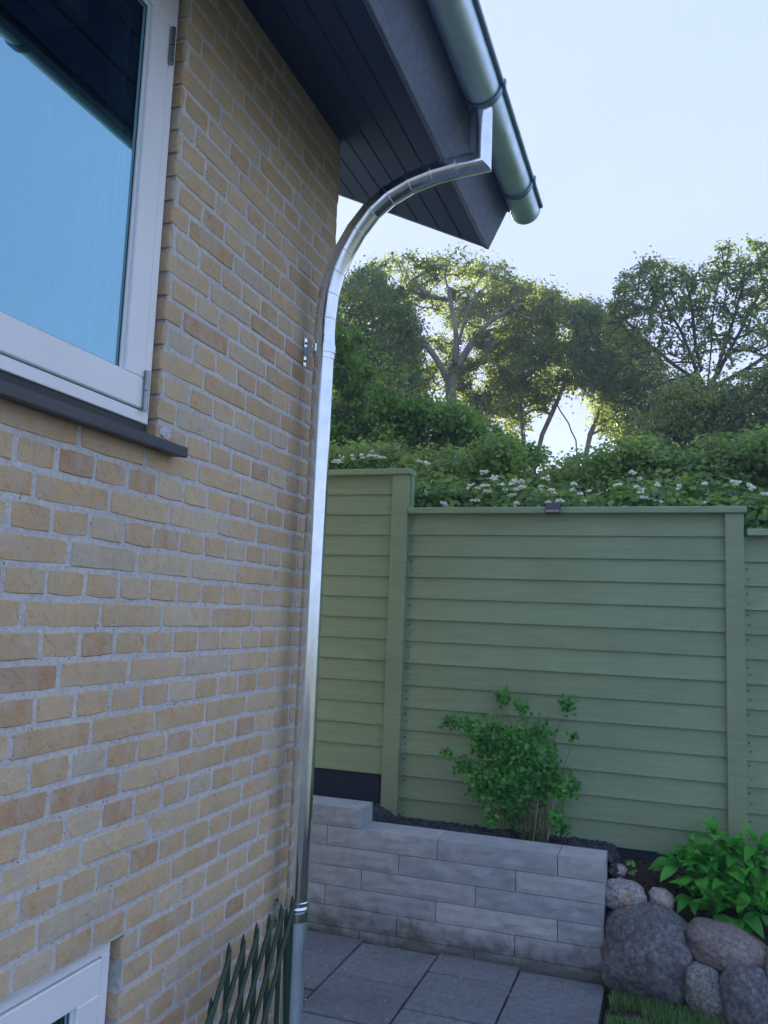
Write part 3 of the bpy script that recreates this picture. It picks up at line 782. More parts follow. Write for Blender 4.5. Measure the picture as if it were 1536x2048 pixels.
mz = [.4805, .354, .2285, .1035, -.0225, -.149, -.277, -.405, -.533, -.661, -.792, -.920, -1.046]
main = fence_panel('wide sage green board fence panel behind the bush, middle height of the three', -.256, 1.506, EYE + .604, [EYE + z for z in mz], EYE - 1.172, -.248, 1.612,
                   [(1.506, 1.597, .2, EYE + .6035)], (-.25, 1.62, FY - .006, FY + .02, .2, EYE - 1.173))
lz = [.727 - .1247 * i for i in range(14)]
left = fence_panel('tallest green fence panel beside the brick corner, above a black base board', -2.6, -.358, EYE + .843, [EYE + z for z in lz if z > -.88], EYE - .927, -2.65, -.243,
                   [(-.358, -.2565, .2, EYE + .8425)], (-2.6, -.359, FY - .004, FY + .02, .2, EYE - .9275))
box('edge_lath', -.2562, -.246, FY - .01, FY + .045, EYE + .641, EYE + .842, M['fence'], left)
rz = [z - .006 for z in mz[1:]]
right = fence_panel('lowest green fence panel at the right edge of the picture, behind the broad leaved plant', 1.599, 3.6, EYE + .484, [EYE + z for z in rz], EYE - 1.18, 1.6125, 3.7,
                    [(3.6, 3.7, .2, EYE + .483)], (1.60, 3.6, FY - .006, FY + .02, .2, EYE - 1.181))
sk = []
for f_, x_, zs in ((right, 1.612, rz), (main, -.235, mz)):
    sk = []
    for z in zs:
        if z > -1.1:
            sk.append((x_, EYE + z - .035 + random.uniform(-.01, .01)))
            if random.random() < .6: sk.append((x_ + .008, EYE + z - .085 + random.uniform(-.01, .01)))
    for (x, z) in sk:
        v, f = sweep([(x, FY - .016, z), (x, FY - .007, z)], .0035, 8); pyd('nail', v, f, M['base'], f_)
# solar cap light
lt = empty('solar_light', (.606, FY - .06, EYE + .604)); tag(lt, 'small black solar lamp clipped over the fence cap rail', 'lamp')
bm = bmesh.new(); pr = [(FY - .064, EYE + .598), (FY - .082, EYE + .603), (FY - .078, EYE + .628), (FY - .05, EYE + .662), (FY + .02, EYE + .662), (FY + .02, EYE + .6405), (FY - .064, EYE + .6405)]
va = [bm.verts.new((.566, y, z)) for y, z in pr]; vb = [bm.verts.new((.648, y, z)) for y, z in pr]
bm.faces.new(va); bm.faces.new(vb[::-1])
for i in range(len(pr)): bm.faces.new((va[i], vb[i], vb[(i + 1) % len(pr)], va[(i + 1) % len(pr)]))
bmesh.ops.recalc_face_normals(bm, faces=bm.faces); bmesh.ops.bevel(bm, geom=list(bm.edges), offset=.0015, segments=1, affect='EDGES')
me = bpy.data.meshes.new('housing'); bm.to_mesh(me); bm.free(); link('housing', me, M['lamp_black'], lt)
box('panel', .572, .642, FY - .045, FY + .012, EYE + .6625, EYE + .6645, M['lamp_panel'], lt)
box('diffuser', .570, .644, FY - .0825, FY - .080, EYE + .606, EYE + .622, M['hinge'], lt, .001)

def pd(n):
    x = rng.uniform(-.5, 1.1, n); y = rng.uniform(3.3, 4.24, n); return np.stack([x, y, np.full(n, .003)], 1)
pebbles('fallen_bits', 46, pd, .002, .005, M['petal'], 'tiny pale petals and crumbs fallen on the paving slabs')
# ------------------------------------------------------------------ boulders
ST = {'granite': mat_stone('granite_speckled', (.09, .095, .10), (.34, .35, .36), (.54, .54, .53), 90, patch=(.30, .19, .09)),
      'pink': mat_stone('pale_pink_stone', (.33, .29, .27), (.48, .42, .39), (.6, .54, .50), 50),
      'dark': mat_stone('dark_granite', (.07, .078, .09), (.135, .142, .16), (.25, .255, .27), 45),
      'brown': mat_stone('brown_grey_granite', (.14, .125, .125), (.22, .20, .20), (.31, .285, .28), 60),
      'grey': mat_stone('grey_granite', (.09, .10, .105), (.20, .21, .21), (.36, .37, .37), 80)}
def rock(c, rx, ry, rz_, rot, seed, mat, label, rough=.16, boxy=.35):
    bm = bmesh.new(); bmesh.ops.create_icosphere(bm, subdivisions=5, radius=1)
    for v in bm.verts:
        p = v.co.copy()
        # superellipsoid-like squarish boulder
        mxx = max(abs(p.x), abs(p.y), abs(p.z)); p = p.lerp(p / mxx * .82, boxy * .55)
        nn = noise.noise(p * 1.1 + Vector((seed, 0, 0))) * rough + noise.noise(p * 2.6 + Vector((0, seed, 0))) * rough * .6 + noise.noise(p * 7 + Vector((0, seed, 0))) * rough * .22
        p *= 1 + nn
        v.co = Vector((p.x * rx, p.y * ry, p.z * rz_))
    bmesh.ops.rotate(bm, verts=bm.verts, matrix=Matrix.Rotation(R_(rot), 3, 'Y'))
    me = bpy.data.meshes.new('boulder'); bm.to_mesh(me); bm.free(); me.polygons.foreach_set('use_smooth', [True] * len(me.polygons))
    o = link('boulder', me, ST[mat], loc=c); tag(o, label, 'boulder'); return o
rock(at(1297, 1905, 4.27), .215, .20, .215, 8, 3.1, 'dark', 'largest dark grey boulder, next to the end of the block wall', .16, .35)
rock(at(1246, 1790, 4.40), .108, .09, .072, 6, 8.2, 'granite', 'speckled grey granite stone with an orange patch on top of the largest boulder', .16, .3)
rock(at(1324, 1798, 4.45), .062, .05, .05, 20, 12.7, 'pink', 'small pale pinkish stone lying alone on the soil', .14, .3)
rock(at(1455, 1897, 4.27), .205, .15, .098, 12, 5.5, 'brown', 'long flat brownish boulder below the broad leaved plant', .12, .45)
rock(at(1408, 1985, 4.14), .088, .10, .130, -6, 21.3, 'grey', 'upright grey speckled stone at the lawn edge under the long flat boulder', .14, .3)
rock(at(1495, 2010, 4.12), .125, .12, .165, -10, 33.9, 'dark', 'dark rounded boulder at the bottom right, right of the upright grey stone', .13, .35)
rock(at(1562, 1945, 4.20), .085, .10, .12, 0, 41.2, 'brown', 'brownish boulder cut off by the right edge of the picture', .13, .35)
rock(at(1625, 1990, 4.15), .13, .12, .14, 0, 55.2, 'grey', 'grey boulder beyond the right edge of the picture', .13, .35)
rock(at(1235, 1740, 4.62), .05, .05, .03, 0, 61.0, 'pink', 'small flat grey pink stone behind the granite stone beside the wall end', .2, .5)

# ------------------------------------------------------------------ rose bush
def tubes(name, paths, mat, parent, n=5):
    V = []; F = []
    for pts, r0, r1 in paths:
        rad = [r0 + (r1 - r0) * i / (len(pts) - 1) for i in range(len(pts))]
        v, f = sweep(pts, rad, n, True); k = len(V); V += v; F += [tuple(i + k for i in ff) for ff in f]
    return pyd(name, V, F, mat, parent, smooth=True)
def curve(a, b, sag, k=6, jit=.01):
    a = Vector(a); b = Vector(b); out = []
    for i in range(k + 1):
        t = i / k; p = a.lerp(b, t); p.z += sag * 4 * t * (1 - t)
        if 0 < i < k: p += Vector((random.uniform(-jit, jit), random.uniform(-jit, jit), random.uniform(-jit, jit)))
        out.append(p)
    return out
bush = empty('rose_bush', at(1062, 1690, 4.62)); tag(bush, 'leafy green rose bush growing against the wide fence panel above the block wall', 'bush')
tips = [(1000, 1395, .05), (1043, 1410, .04), (1130, 1415, .045), (905, 1440, .05), (940, 1450, .055), (980, 1455, .06), (1030, 1470, .08), (1080, 1470, .07), (1010, 1500, .09), (1060, 1520, .09),
        (890, 1510, .03), (925, 1535, .05), (955, 1545, .06), (985, 1560, .08), (1020, 1560, .09), (1090, 1530, .06), (1110, 1500, .03), (1145, 1480, .025), (1000, 1600, .08), (1040, 1595, .08), (1080, 1590, .06),
        (1115, 1570, .07), (1130, 1590, .06), (1150, 1570, .03), (960, 1590, .06), (985, 1640, .04), (1030, 1640, .05), (1110, 1625, .05), (1120, 1665, .035), (1090, 1680, .03), (1000, 1530, .08), (1045, 1545, .09), (975, 1500, .07),(950,1480,.05)]
paths = []; LP = []; LT = []
bases = [at(1050, 1690, 4.62), at(1066, 1692, 4.60), at(1090, 1690, 4.58), at(1010, 1675, 4.65)]
for (px, py, r) in tips:
    Y = 4.66 + random.uniform(-.10, .06); c = at(px, py, Y); r *= 1.2
    bse = bases[3] if px < 990 and random.random() < .5 else random.choice(bases[:3]); 
    c2 = c + Vector((0, .035, 0)); mid_ = Vector((bse.x * .5 + c.x * .5 + random.uniform(-.03, .03), min(4.76, c.y + .05), bse.z * .35 + c.z * .65)); paths.append((curve(bse, mid_, .02, 4, .006) + curve(mid_, c2, .01, 4, .006)[1:], .0032, .001))
    nl = int(15000 * r * r) + 14
    u = rng.normal(size=(nl, 3)); u /= np.linalg.norm(u, axis=1, keepdims=True); u *= (rng.random((nl, 1)) ** .45) * r * rng.uniform(.6, 1.35, (nl, 1)); u += np.array([random.uniform(-.02, .02), 0, random.uniform(-.02, .02)])
    u[:, 1] *= .8
    LP.append(np.array(c) + u); LT.append(np.clip(rng.normal(.45, .22, nl) + (random.uniform(-.12, .12)), 0, 1))
tubes('stem', paths, M['stem'], bush)
LP = np.concatenate(LP); LT = np.concatenate(LT); LP[:, 1] = np.minimum(LP[:, 1], 4.765)
Nn = rng.normal(size=LP.shape) * .65 + np.array([0, -.75, .45])
leaf_batch('foliage', LP, Nn, rng.uniform(.014, .038, len(LP)), rng.uniform(.012, .028, len(LP)), M['leaf_rose'], bush, LT, fold=.1, seg=2)
# support cane
cane = pyd('cane', *sweep([at(1066, 1692, 4.57), at(1076, 1600, 4.60)], .004, 6), M['bark_light'], bush)
V, F = sweep([at(1095, 1680, 4.55), at(1108, 1600, 4.60)], .0045, 6); pyd('cane', V, F, M['bark_light'], bush)
# two seedlings
for (px, py, lab, hh) in ((1262, 1735, 'thin seedling with upright leaves on the soil near the block wall end', .09), (1312, 1725, 'tiny three leaved seedling between the thin seedling and the broad leaved plant', .045)):
    b0 = at(px - 3, py + 25, 4.6); tp = b0 + Vector((.01, 0, hh))
    sdl = empty('seedling', b0); tag(sdl, lab, 'seedling')
    tubes('stem', [(curve(b0, tp, 0, 3, .002), .002, .0012)], M['stem'], sdl)
    n_ = 7 if hh > .06 else 4
    pp = np.array([list(tp + Vector((random.uniform(-.02, .02), random.uniform(-.01, .01), random.uniform(-hh * .7, .012)))) for _ in range(n_)])
    leaf_batch('leaves', pp, rng.normal(size=(n_, 3)) * .4 + np.array([0, -.6, .6]), .038, .018, M['leaf_rose'], sdl, np.full(n_, .8), fold=.1, seg=2)

# ------------------------------------------------------------------ broad leaved plant
def big_leaf_mesh(L, W, curl, fold, wave):
    V = []; F = []; ns = 7
    prof = [0.12, .45, .78, .97, 1.0, .86, .50, .04]
    for i in range(ns + 1):
        t = i / ns; hw = W / 2 * prof[i]
        z = -curl * L * t * t + .10 * L * math.sin(t * 3.1)
        for k, sx in enumerate((-1, -.5, 0, .5, 1)):
            V.append((sx * hw, L * t * (1 - curl * .15 * t), z + abs(sx) * hw * fold + (wave * W * math.sin(i * 2.1 + k) if abs(sx) == 1 else 0)))
    for i in range(ns):
        for k in range(4):
            a_ = i * 5 + k; F.append((a_, a_ + 1, a_ + 6, a_ + 5))
    n = len(V)
    V += [(-.0022, -.05, -.004), (.0022, -.05, -.004), (.003, 0, 0), (-.003, 0, 0)]; F.append((n, n + 1, n + 2, n + 3))
    return V, F
plant = empty('broad_leaved_plant', at(1460, 1800, 4.5)); tag(plant, 'dense bright green broad leaved plant spilling over the boulders at the fence foot', 'plant')
lms = []
for q_ in range(7):
    V, F = big_leaf_mesh(.155, random.uniform(.060, .078), random.uniform(.1, .5), random.uniform(.15, .45), .02)
    me = bpy.data.meshes.new('leaf'); me.from_pydata(V, [], F); me.update(); me.polygons.foreach_set('use_smooth', [True] * len(me.polygons))
    a_ = me.attributes.new('tint', 'FLOAT', 'FACE'); a_.data.foreach_set('value', [random.choice((.2, .45, .65, .85))] * len(me.polygons)); me.materials.append(M['leaf_big']); lms.append(me)
stems = []
crowns = [(1385, 1690), (1430, 1665), (1470, 1700), (1515, 1680), (1400, 1745), (1450, 1760), (1500, 1770), (1540, 1730), (1430, 1810), (1480, 1820), (1525, 1815), (1385, 1780), (1560, 1690), (1570, 1800), (1600, 1740), (1360, 1720),(1410,1715),(1445,1725),(1495,1735),(1465,1790)]
for ci, (px, py) in enumerate(crowns):
    Y = 4.60 - (py - 1660) / 170 * .22; c = at(px, py, Y) - Vector((0, 0, .03))
    stems.append((curve(at(1460 + (px - 1460) * .5, 1800, 4.5), c, .02, 5, .008), .006, .004))
    nl = 13 if px < 1550 else 9
    a0 = random.uniform(0, 6.28)
    for k in range(nl):
        az = a0 + 2.4 * k + random.uniform(-.3, .3); el = R_(random.uniform(-25, 65) if k > 1 else random.uniform(50, 80))
        d = Vector((math.cos(az) * math.cos(el), math.sin(az) * math.cos(el) - .35, math.sin(el))).normalized()
        up = Vector((random.uniform(-.25, .25), -.35 + random.uniform(-.2, .2), 1)); side = d.cross(up).normalized(); nz = side.cross(d).normalized()
        mt = Matrix((side, d, nz)).transposed().to_4x4()
        sc_ = random.uniform(.5, .93) * (.8 if k < 2 else 1)
        o = bpy.data.objects.new('leaf', random.choice(lms)); col.objects.link(o); o.parent = plant
        o.matrix_local = Matrix.Translation(c - plant.location + d * .02) @ mt @ Matrix.Scale(sc_, 4)
tubes('stem', stems, M['stem'], plant)

# ------------------------------------------------------------------ hedge with white flowers behind the fence
def hedge_block(name, label, cat, x0, x1, y0, y1, ztop, zbot, n, L, W, mat, tm, ts, lump=.18, stems=True):
    h = empty(name, ((x0 + x1) / 2, (y0 + y1) / 2, 0)); tag(h, label, cat)
    # shell biased sampling: lots of little lobes
    nl = max(10, int((x1 - x0) * (y1 - y0) * 45)); C = []
    for i in range(nl):
        x = random.uniform(x0, x1); y = random.uniform(y0, y1)
        t = (y - y0) / (y1 - y0); zt = ztop(x, y) - .10 * random.random() ** 2 
        C.append((x, y, zt - random.uniform(.05, .15) - (1 - t) ** 3 * .22))
        C.append((x, y0 + random.uniform(0, .25), random.uniform(zbot, zt - .1)))
    for i in range(nl // 3):
        x = random.uniform(x0, x1); y = random.uniform(y0, y1); zz = ztop(x, y); hgt = random.uniform(.0, .17)
        for q_ in range(2): C.append((x + random.uniform(-.03, .03), y, zz + hgt * q_ / 2 - .08))
    C = np.array(C); idx = rng.integers(0, len(C), n); 
    u = rng.normal(size=(n, 3)); u /= np.linalg.norm(u, axis=1, keepdims=True)
    rad = rng.uniform(.6, 1.15, (n, 1)) * lump; P = C[idx] + u * rad * np.array([1, 1, .8])
    Nn = u * .8 + rng.normal(size=(n, 3)) * .55 + np.array([0, -.3, .5])
    lt = rng.normal(0, .16, len(C))[idx]
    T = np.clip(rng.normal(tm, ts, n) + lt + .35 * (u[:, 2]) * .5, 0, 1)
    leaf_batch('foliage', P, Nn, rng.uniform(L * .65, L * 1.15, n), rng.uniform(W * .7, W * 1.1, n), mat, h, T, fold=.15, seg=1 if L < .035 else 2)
    pth = []
    for i in range(nl // 3 if stems else 0):
        x = random.uniform(x0, x1); y = random.uniform(y0, y1); pth.append((curve((x, y, .3), (x + random.uniform(-.15, .15), y, ztop(x, y) + random.uniform(-.1, .12)), 0, 6, .02), .009, .003))
    if pth: tubes('stem', pth, M['bark_dark'], h, 4)
    return h
def zt1(x, y): return EYE + .70 + .16 * (y - 5.05) + .10 * noise.noise(Vector((x * 1.7, y, 5))) 
hedge = hedge_block('flowering_hedge', 'dark green hedge with white flower clusters just above the fence', 'hedge', -2.0, 3.4, 5.05, 5.75, zt1, 1.95, 60000, .055, .040, M['leaf_hedge'], .48, .22)
def zt2(x, y): return EYE + 1.02 + (.22 if x < .1 else (.03 if x < .55 else .20)) + .12 * noise.noise(Vector((x * 1.3, y, 9))) + .1 * (y - 5.9)
hedge_block('spirea_hedge', 'lighter yellow green hedge with reddish shoots behind the flowering hedge', 'hedge', -2.2, 3.8, 5.8, 6.6, zt2, 2.0, 95000, .044, .027, M['leaf_spirea'], .52, .24, .15)
# reddish upright shoots
shp = []
for i in range(26):
    x = random.uniform(-1.5, 2.4); y = random.uniform(5.75, 6.2); z = zt2(x, y); shp.append((curve((x, y, z - .35), (x + random.uniform(-.04, .04), y, z + random.uniform(-.05, .06)), 0, 4, .008), .0035, .0015))
rsm = mat_simple('reddish_shoot', (.24, .14, .07), .8)
for p_ in shp: tubes('shoot', [p_], rsm, hedge, 4)
fl = [(675, 922, 1.5), (700, 915, .7), (722, 915, .8), (740, 908, .8), (757, 918, .8), (852, 924, .9), (890, 1012, .9), (945, 975, .8), (965, 945, 1.1), (985, 960, 1), (972, 975, 1), (955, 1000, .9), (975, 985, .8), (1012, 970, 1.1),
      (1030, 968, 1.2), (1038, 985, 1.1), (1022, 990, .8), (1090, 955, .6), (1105, 985, 1), (1100, 1002, 1.1), (1115, 1005, .9), (1145, 975, 1.0), (1168, 988, 1), (1236, 972, .8), (1268, 946, .9), (1280, 962, .8),
      (1285, 985, 1.2), (1290, 995, .8), (1310, 1010, 1.1), (1358, 975, .7), (1316, 972, .6), (1397, 1008, .9), (1405, 970, .9), (1465, 968, .9), (1480, 968, .9), (1502, 978, .7), (1530, 990, .8), (1172, 1010, .7), (1083, 975, .5), (1030, 1008, .6)]
for (px, py, s_) in fl:
    if px > 1150: s_ *= .75
    c = np.array(at(px, py, 4.98 + random.uniform(-.03, .05))); n_ = int(34 * s_) + 10
    a_ = rng.uniform(0, 6.283, n_); rr = np.sqrt(rng.random(n_)) * .020 * s_
    sub = rng.normal(size=(4, 3)) * np.array([.019, .010, .013]) * s_
    P = c + sub[rng.integers(0, random.choice((2, 3, 4)), n_)] + np.stack([rr * np.cos(a_), rr * np.sin(a_) * .8, .010 * s_ - rr * rr * 14 + rng.uniform(-.005, .005, n_)], 1)
    leaf_batch('flower_cluster', P, rng.normal(size=(n_, 3)) * .4 + np.array([0, -.6, .7]), .014, .014, M['petal'], hedge, rng.uniform(0, 1, n_), fold=.05, seg=2)

# ------------------------------------------------------------------ trees
def crown_points(outline, Y, dy, n, thr, ns=(55, 42), hole=None, topw=0, seed=0):
    ox = [o[0] for o in outline]; out = []; tries = 0
    while len(out) < n and tries < n * 60:
        tries += 1
        px = random.uniform(ox[0], ox[-1]); t = np.interp(px, ox, [o[1] for o in outline]); b = np.interp(px, ox, [o[2] for o in outline])
        t += 22 * noise.noise(Vector((px / 28, seed, 3))) + 10 * noise.noise(Vector((px / 9, seed, 5)))
        py = random.uniform(t, b)
        if topw and random.random() > (1 - (py - t) / (b - t)) ** topw: continue
        yy = random.uniform(-1, 1)
        v = noise.noise(Vector((px / ns[0], py / ns[1], seed + yy * 1.3))) + .5 * noise.noise(Vector((px / ns[0] * 2.3, py / ns[1] * 2.3, seed + 9 + yy * 2)))
        th = thr
        for (hx, hy, hr) in (hole or []):
            if math.hypot(px - hx, py - hy) < hr: th += .6
        if v < th: continue
        out.append(at(px, py, Y + yy * dy))
    return out
def tree(name, label, cat, trunks, blobs, natt, nleaf, L, W, mat, bark, clump=.16, flat=.6, tm=.45, ts=.2, r0=.10, rmin=.006, twig=.4, upb=.4):
    root = empty(name, (trunks[0][0][0], trunks[0][0][1], 0)); tag(root, label, cat)
    pos = []; par = []; fixed = []
    for tr_ in trunks:
        prev = -1
        if prev == -1 and pos and len(tr_) and tr_ is not trunks[0]:
            d = [(Vector(p) - tr_[0]).length for p in pos]; prev = int(np.argmin(d)) if min(d) < .6 else -1
        pts = []
        for a, b in zip(tr_[:-1], tr_[1:]):
            k = max(2, int((b - a).length / .3))
            for i in range(k): pts.append(a.lerp(b, i / k) + Vector((random.uniform(-.02, .02), random.uniform(-.02, .02), 0)))
        pts.append(tr_[-1])
        for p in pts: pos.append(p); par.append(prev); prev = len(pos) - 1
    A = []
    if not isinstance(blobs[0], tuple): A = list(blobs); blobs = []
    wts = np.array([b[3] * b[4] * b[5] * (b[6] if len(b) > 6 else 1) for b in blobs]); cnt = np.maximum(1, (wts / max(wts.sum(), 1e-6) * natt)).astype(int)
    for b, c in zip(blobs, cnt):
        for i in range(c):
            u = Vector((random.gauss(0, 1), random.gauss(0, 1), random.gauss(0, 1))).normalized() * random.random() ** .45 * random.uniform(.75, 1.28)
            A.append(Vector((b[0] + u.x * b[3], b[1] + u.y * b[4], b[2] + u.z * b[5])))
    P0 = np.array([p[:] for p in pos])
    A.sort(key=lambda a: float(np.min(np.linalg.norm(P0 - np.array(a), axis=1))))
    arr = np.zeros((len(pos) + len(A) * 14, 3)); arr[:len(pos)] = P0; cntp = len(pos); ntr = len(pos)
    tipsn = []
    for a in A:
        an = np.array(a[:]); dd = an - arr[:cntp]; dist = np.linalg.norm(dd, axis=1)
        pen = dist + np.maximum(0, -(dd[:, 2])) * .9 + np.where(np.arange(cntp) < 2, 3, 0)
        j = int(np.argmin(pen)); d = dist[j]; p0 = Vector(arr[j]); k = max(1, min(6, int(d / .22)))
        prev = j
        for i in range(1, k + 1):
            t = i / k; p = p0.lerp(a, t); p.z += .12 * d * math.sin(t * math.pi) * .6
            if i < k: p += Vector((random.gauss(0, .03 * d), random.gauss(0, .03 * d), random.gauss(0, .02 * d)))
            pos.append(p); par.append(prev); arr[cntp] = p[:]; prev = cntp; cntp += 1
        tipsn.append(prev)
    w_ = np.zeros(len(pos)); 
    for t in tipsn: w_[t] += 1
    for i in range(len(pos) - 1, -1, -1):
        if par[i] >= 0: w_[par[i]] += w_[i]
    rad = rmin + (r0 - rmin) * (np.maximum(w_, .5) / w_.max()) ** .52
    V = []; F = []; ns = 5
    for i in range(len(pos)):
        j = par[i]
        if j < 0: continue
        a = Vector(arr[j]); b = Vector(arr[i]); d = b - a
        if d.length < 1e-4: continue
        d.normalize(); u = d.cross(Vector((.3, .2, .93))).normalized(); v = d.cross(u); k0 = len(V)
        ra, rb = (min(rad[j], rad[i] * 1.25), rad[i])
        for (c, r) in ((a - d * ra * .3, ra), (b, rb)):
            for q_ in range(ns):
                an_ = 6.2832 * q_ / ns; V.append(c + (u * math.cos(an_) + v * math.sin(an_)) * r)
        for q_ in range(ns): F.append((k0 + q_, k0 + (q_ + 1) % ns, k0 + ns + (q_ + 1) % ns, k0 + ns + q_))
    pyd('trunk', V, F, bark, root, smooth=True)
    C = np.array([a[:] for a in A]); idx = rng.integers(0, len(C), nleaf)
    cs = rng.lognormal(0, .38, len(C))[idx][:, None]; u = rng.normal(size=(nleaf, 3)) * clump * .6 * cs * np.array([1, 1, flat])
    P = C[idx] + u
    cl = rng.normal(0, .2, len(C))[idx]
    Nn = rng.normal(size=(nleaf, 3)) * .7 + np.array([0, -.1, upb]) + u / clump * .4
    leaf_batch('crown', P, Nn, rng.uniform(L * .65, L * 1.2, nleaf), rng.uniform(W * .7, W * 1.1, nleaf), mat, root, np.clip(rng.normal(tm, ts, nleaf) + cl, 0, 1), fold=.12, seg=1)
    return root
def T_(pts, Y): return [at(px, py, Y) if not isinstance(px, str) else None for (px, py) in pts]
def trk(pts, Y):
    p = [at(x, y, Y) for x, y in pts]; b = p[0].copy(); b.z = 0; return [b] + p
def Bl(L_, Y, dy=.8): 
    out = []
    for (px, py, rx, rz_, *k) in L_:
        c = at(px, py, Y); out.append((c.x, c.y + random.uniform(-.3, .3) * dy, c.z, rx, dy * rx, rz_, *(k or [1])))
    return out
tree('oak_tree', 'spreading old tree with pale twisted trunk rising in the middle behind the hedge', 'tree',
     [trk([(905, 900), (903, 770), (915, 700), (906, 640), (898, 580), (890, 550)], 14), [at(905, 780, 14), at(885, 740, 14), at(855, 690, 14), at(835, 660, 14)], [at(908, 740, 14), at(945, 680, 14), at(985, 640, 14), at(1030, 610, 14)], [at(912, 700, 14), at(930, 640, 14), at(950, 590, 14)]],
     crown_points([(690, 560, 800), (740, 530, 830), (790, 511, 850), (850, 520, 850), (905, 515, 860), (960, 525, 850), (1000, 535, 840), (1035, 560, 800), (1065, 575, 760), (1110, 592, 720)], 15.2, 1.3, 1400, -.01, hole=[(855, 640, 40), (935, 700, 18), (860, 705, 20), (720, 780, 15)], seed=2.3),
     0, 62000, .064, .042, M['leaf_oak'], M['bark_light'], clump=.15, flat=.7, r0=.12, rmin=.006)
tree('pine_tree', 'dark green tree crown behind the downpipe, left of the pale trunk', 'tree',
     [trk([(815, 900), (805, 780), (775, 710), (750, 650), (735, 600)], 12.5), [at(805, 780, 12.5), at(790, 730, 12.5), at(770, 660, 12.5)]],
     crown_points([(480, 590, 900), (600, 560, 900), (680, 552, 880), (720, 548, 880), (765, 560, 870), (800, 585, 850), (835, 650, 830)], 12.5, 1.0, 1000, -.2, seed=7.7),  # left end, unseen behind the house, extended to block sun from the gable
     0, 56000, .060, .036, M['leaf_dark'], M['bark_light'], clump=.14, flat=.8, r0=.08, rmin=.006)
tree('airy_tree', 'airy multi stemmed tree with sunlit yellow leaves and bright sky gaps', 'tree',
     [trk([(1048, 960), (1046, 860), (1040, 780), (1030, 700)], 16), trk([(1062, 960), (1085, 870), (1120, 790), (1150, 720)], 16.1), trk([(1158, 960), (1152, 880), (1136, 845), (1110, 800)], 15.8), trk([(1165, 950), (1180, 870), (1215, 790), (1230, 730)], 16.2)],
     crown_points([(975, 700, 900), (1020, 620, 890), (1060, 578, 870), (1100, 585, 800), (1150, 600, 780), (1200, 620, 860), (1240, 645, 890), (1285, 690, 900)], 16.6, 1.2, 900, .04, hole=[(1140, 840, 55), (1090, 720, 20), (1180, 700, 22), (1040, 780, 20)], seed=4.1),
     0, 34000, .072, .048, M['leaf_oak'], M['bark_light'], clump=.14, flat=.9, tm=.55, r0=.065, rmin=.006)
tree('leaning_pine', 'grey green leaning tree sloping down to the right in front of the tall tree', 'tree',
     [trk([(1310, 960), (1290, 880), (1240, 800), (1190, 720), (1150, 660)], 15), [at(1290, 880, 15), at(1330, 830, 15), at(1360, 770, 15)]],
     crown_points([(1140, 600, 740), (1200, 614, 800), (1250, 652, 880), (1300, 695, 900), (1350, 742, 910), (1410, 785, 910)], 15, 1.0, 800, -.1, seed=11.3),
     0, 32000, .066, .036, M['leaf_pine'], M['bark_dark'], clump=.15, flat=.8, r0=.07, rmin=.006)
tree('tall_tree', 'tallest tree at the right with an upward fanned bare branching crown', 'tree',
     [trk([(1413, 960), (1413, 860), (1415, 780)], 12), [at(1415, 790, 12), at(1380, 700, 12), at(1340, 620, 12), at(1310, 560, 12)], [at(1415, 780, 12), at(1425, 690, 12), at(1430, 600, 12), at(1440, 540, 12)], [at(1415, 780, 12), at(1460, 700, 12), at(1500, 620, 12), at(1530, 560, 12)], [at(1415, 780, 12), at(1490, 740, 12), at(1560, 690, 12), at(1620, 640, 12)], [at(1415, 780, 12), at(1350, 730, 12), at(1290, 680, 12), at(1250, 640, 12)],
      [at(1400, 740, 12), at(1390, 650, 12), at(1380, 590, 12), at(1370, 545, 12)], [at(1435, 740, 12), at(1470, 640, 12), at(1490, 560, 12)]],
     crown_points([(1215, 605, 690), (1240, 570, 740), (1275, 520, 770), (1310, 522, 780), (1350, 532, 770), (1400, 545, 770), (1440, 492, 770), (1500, 486, 780), (1560, 490, 800), (1640, 520, 820)], 12, 1.2, 1150, -.1, ns=(30, 26), topw=.8, seed=15.9),
     0, 19000, .052, .038, M['leaf_tall'], M['bark_dark'], clump=.065, flat=.9, r0=.06, rmin=.005, upb=.8)
tree('low_bushy_tree', 'low bushy green tree under the tall tree at the right edge', 'tree',
     [trk([(1480, 960), (1470, 880), (1440, 820)], 10), [at(1470, 880, 10), at(1530, 820, 10), at(1570, 780, 10)]],
     Bl([(1330, 860, .5, .25), (1390, 820, .45, .3), (1450, 830, .45, .3), (1510, 800, .5, .35), (1570, 780, .5, .4), (1560, 860, .5, .35), (1420, 890, .6, .3), (1500, 890, .6, .3), (1320, 900, .4, .2)], 10),
     560, 30000, .055, .03, M['leaf_pine'], M['bark_dark'], clump=.15, flat=.6, tm=.6, r0=.05, rmin=.005)
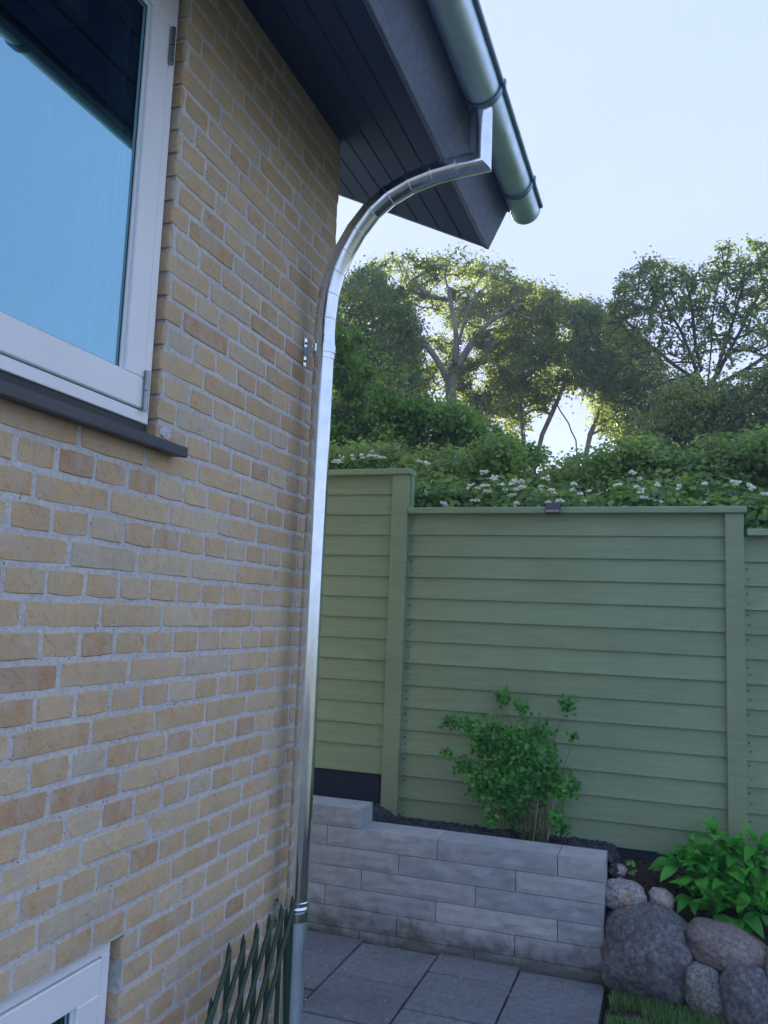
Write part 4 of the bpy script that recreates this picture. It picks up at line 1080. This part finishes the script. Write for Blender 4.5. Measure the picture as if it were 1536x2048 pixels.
tree('maple_bush', 'bright green tall bush right beside the downpipe above the fence', 'bush',
     [trk([(690, 950), (692, 850), (690, 740)], 8), [at(692, 850, 8), at(730, 790, 8), at(760, 740, 8)]],
     Bl([(672, 670, .25, .2), (700, 690, .22, .2), (690, 750, .3, .28), (740, 750, .2, .16), (765, 735, .14, .1), (700, 830, .4, .3), (760, 820, .25, .2), (670, 880, .35, .25), (740, 880, .35, .25), (600, 720, .5, .5), (540, 780, .5, .6), (620, 850, .5, .4), (470, 760, .5, .6)], 8),  # leftmost lobes are out of view, added to keep sun off the gable
     460, 36000, .055, .042, M['leaf_maple'], M['bark_dark'], clump=.10, flat=.7, tm=.5, r0=.03, rmin=.004, upb=.7)
tree('maple_shrub', 'bright green rounded shrub behind the hedge, right of the tall bush', 'bush',
     [trk([(860, 950), (855, 890), (850, 850)], 8.6), [at(855, 890, 8.6), at(800, 860, 8.6)], [at(855, 890, 8.6), at(910, 850, 8.6)]],
     Bl([(790, 850, .3, .2), (850, 845, .35, .18), (900, 850, .3, .16), (950, 870, .3, .16), (820, 900, .45, .2), (900, 900, .45, .2), (980, 900, .35, .15), (1030, 910, .3, .12)], 8.6),
     300, 26000, .052, .04, M['leaf_maple'], M['bark_dark'], clump=.11, flat=.7, tm=.42, r0=.03, rmin=.004, upb=.7)
# a dim mass of far woodland, only its lower part, seen between the trunks
def zt3(x, y): return 2.2 + .5 * noise.noise(Vector((x * .4, y * .3, 2)))
hw = hedge_block('far_woodland', 'far dark undergrowth seen between the tree trunks', 'woodland', -9, 9, 19, 22, zt3, 1.0, 26000, .14, .10, M['leaf_dark'], .45, .2, .4, False)

# ------------------------------------------------------------------ haze
hm = bpy.data.materials.new('haze'); hm.use_nodes = True; t_ = hm.node_tree; t_.nodes.clear()
ou = t_.nodes.new('ShaderNodeOutputMaterial'); pv_ = t_.nodes.new('ShaderNodeVolumePrincipled')
pv_.inputs['Color'].default_value = (.72, .86, 1.0, 1); pv_.inputs['Density'].default_value = .006; pv_.inputs['Anisotropy'].default_value = .2
t_.links.new(pv_.outputs[0], ou.inputs['Volume'])
hz_ = box('haze', -81, 81, -41, 141, -1.06, 9.5, hm); hz_['kind'] = 'stuff'
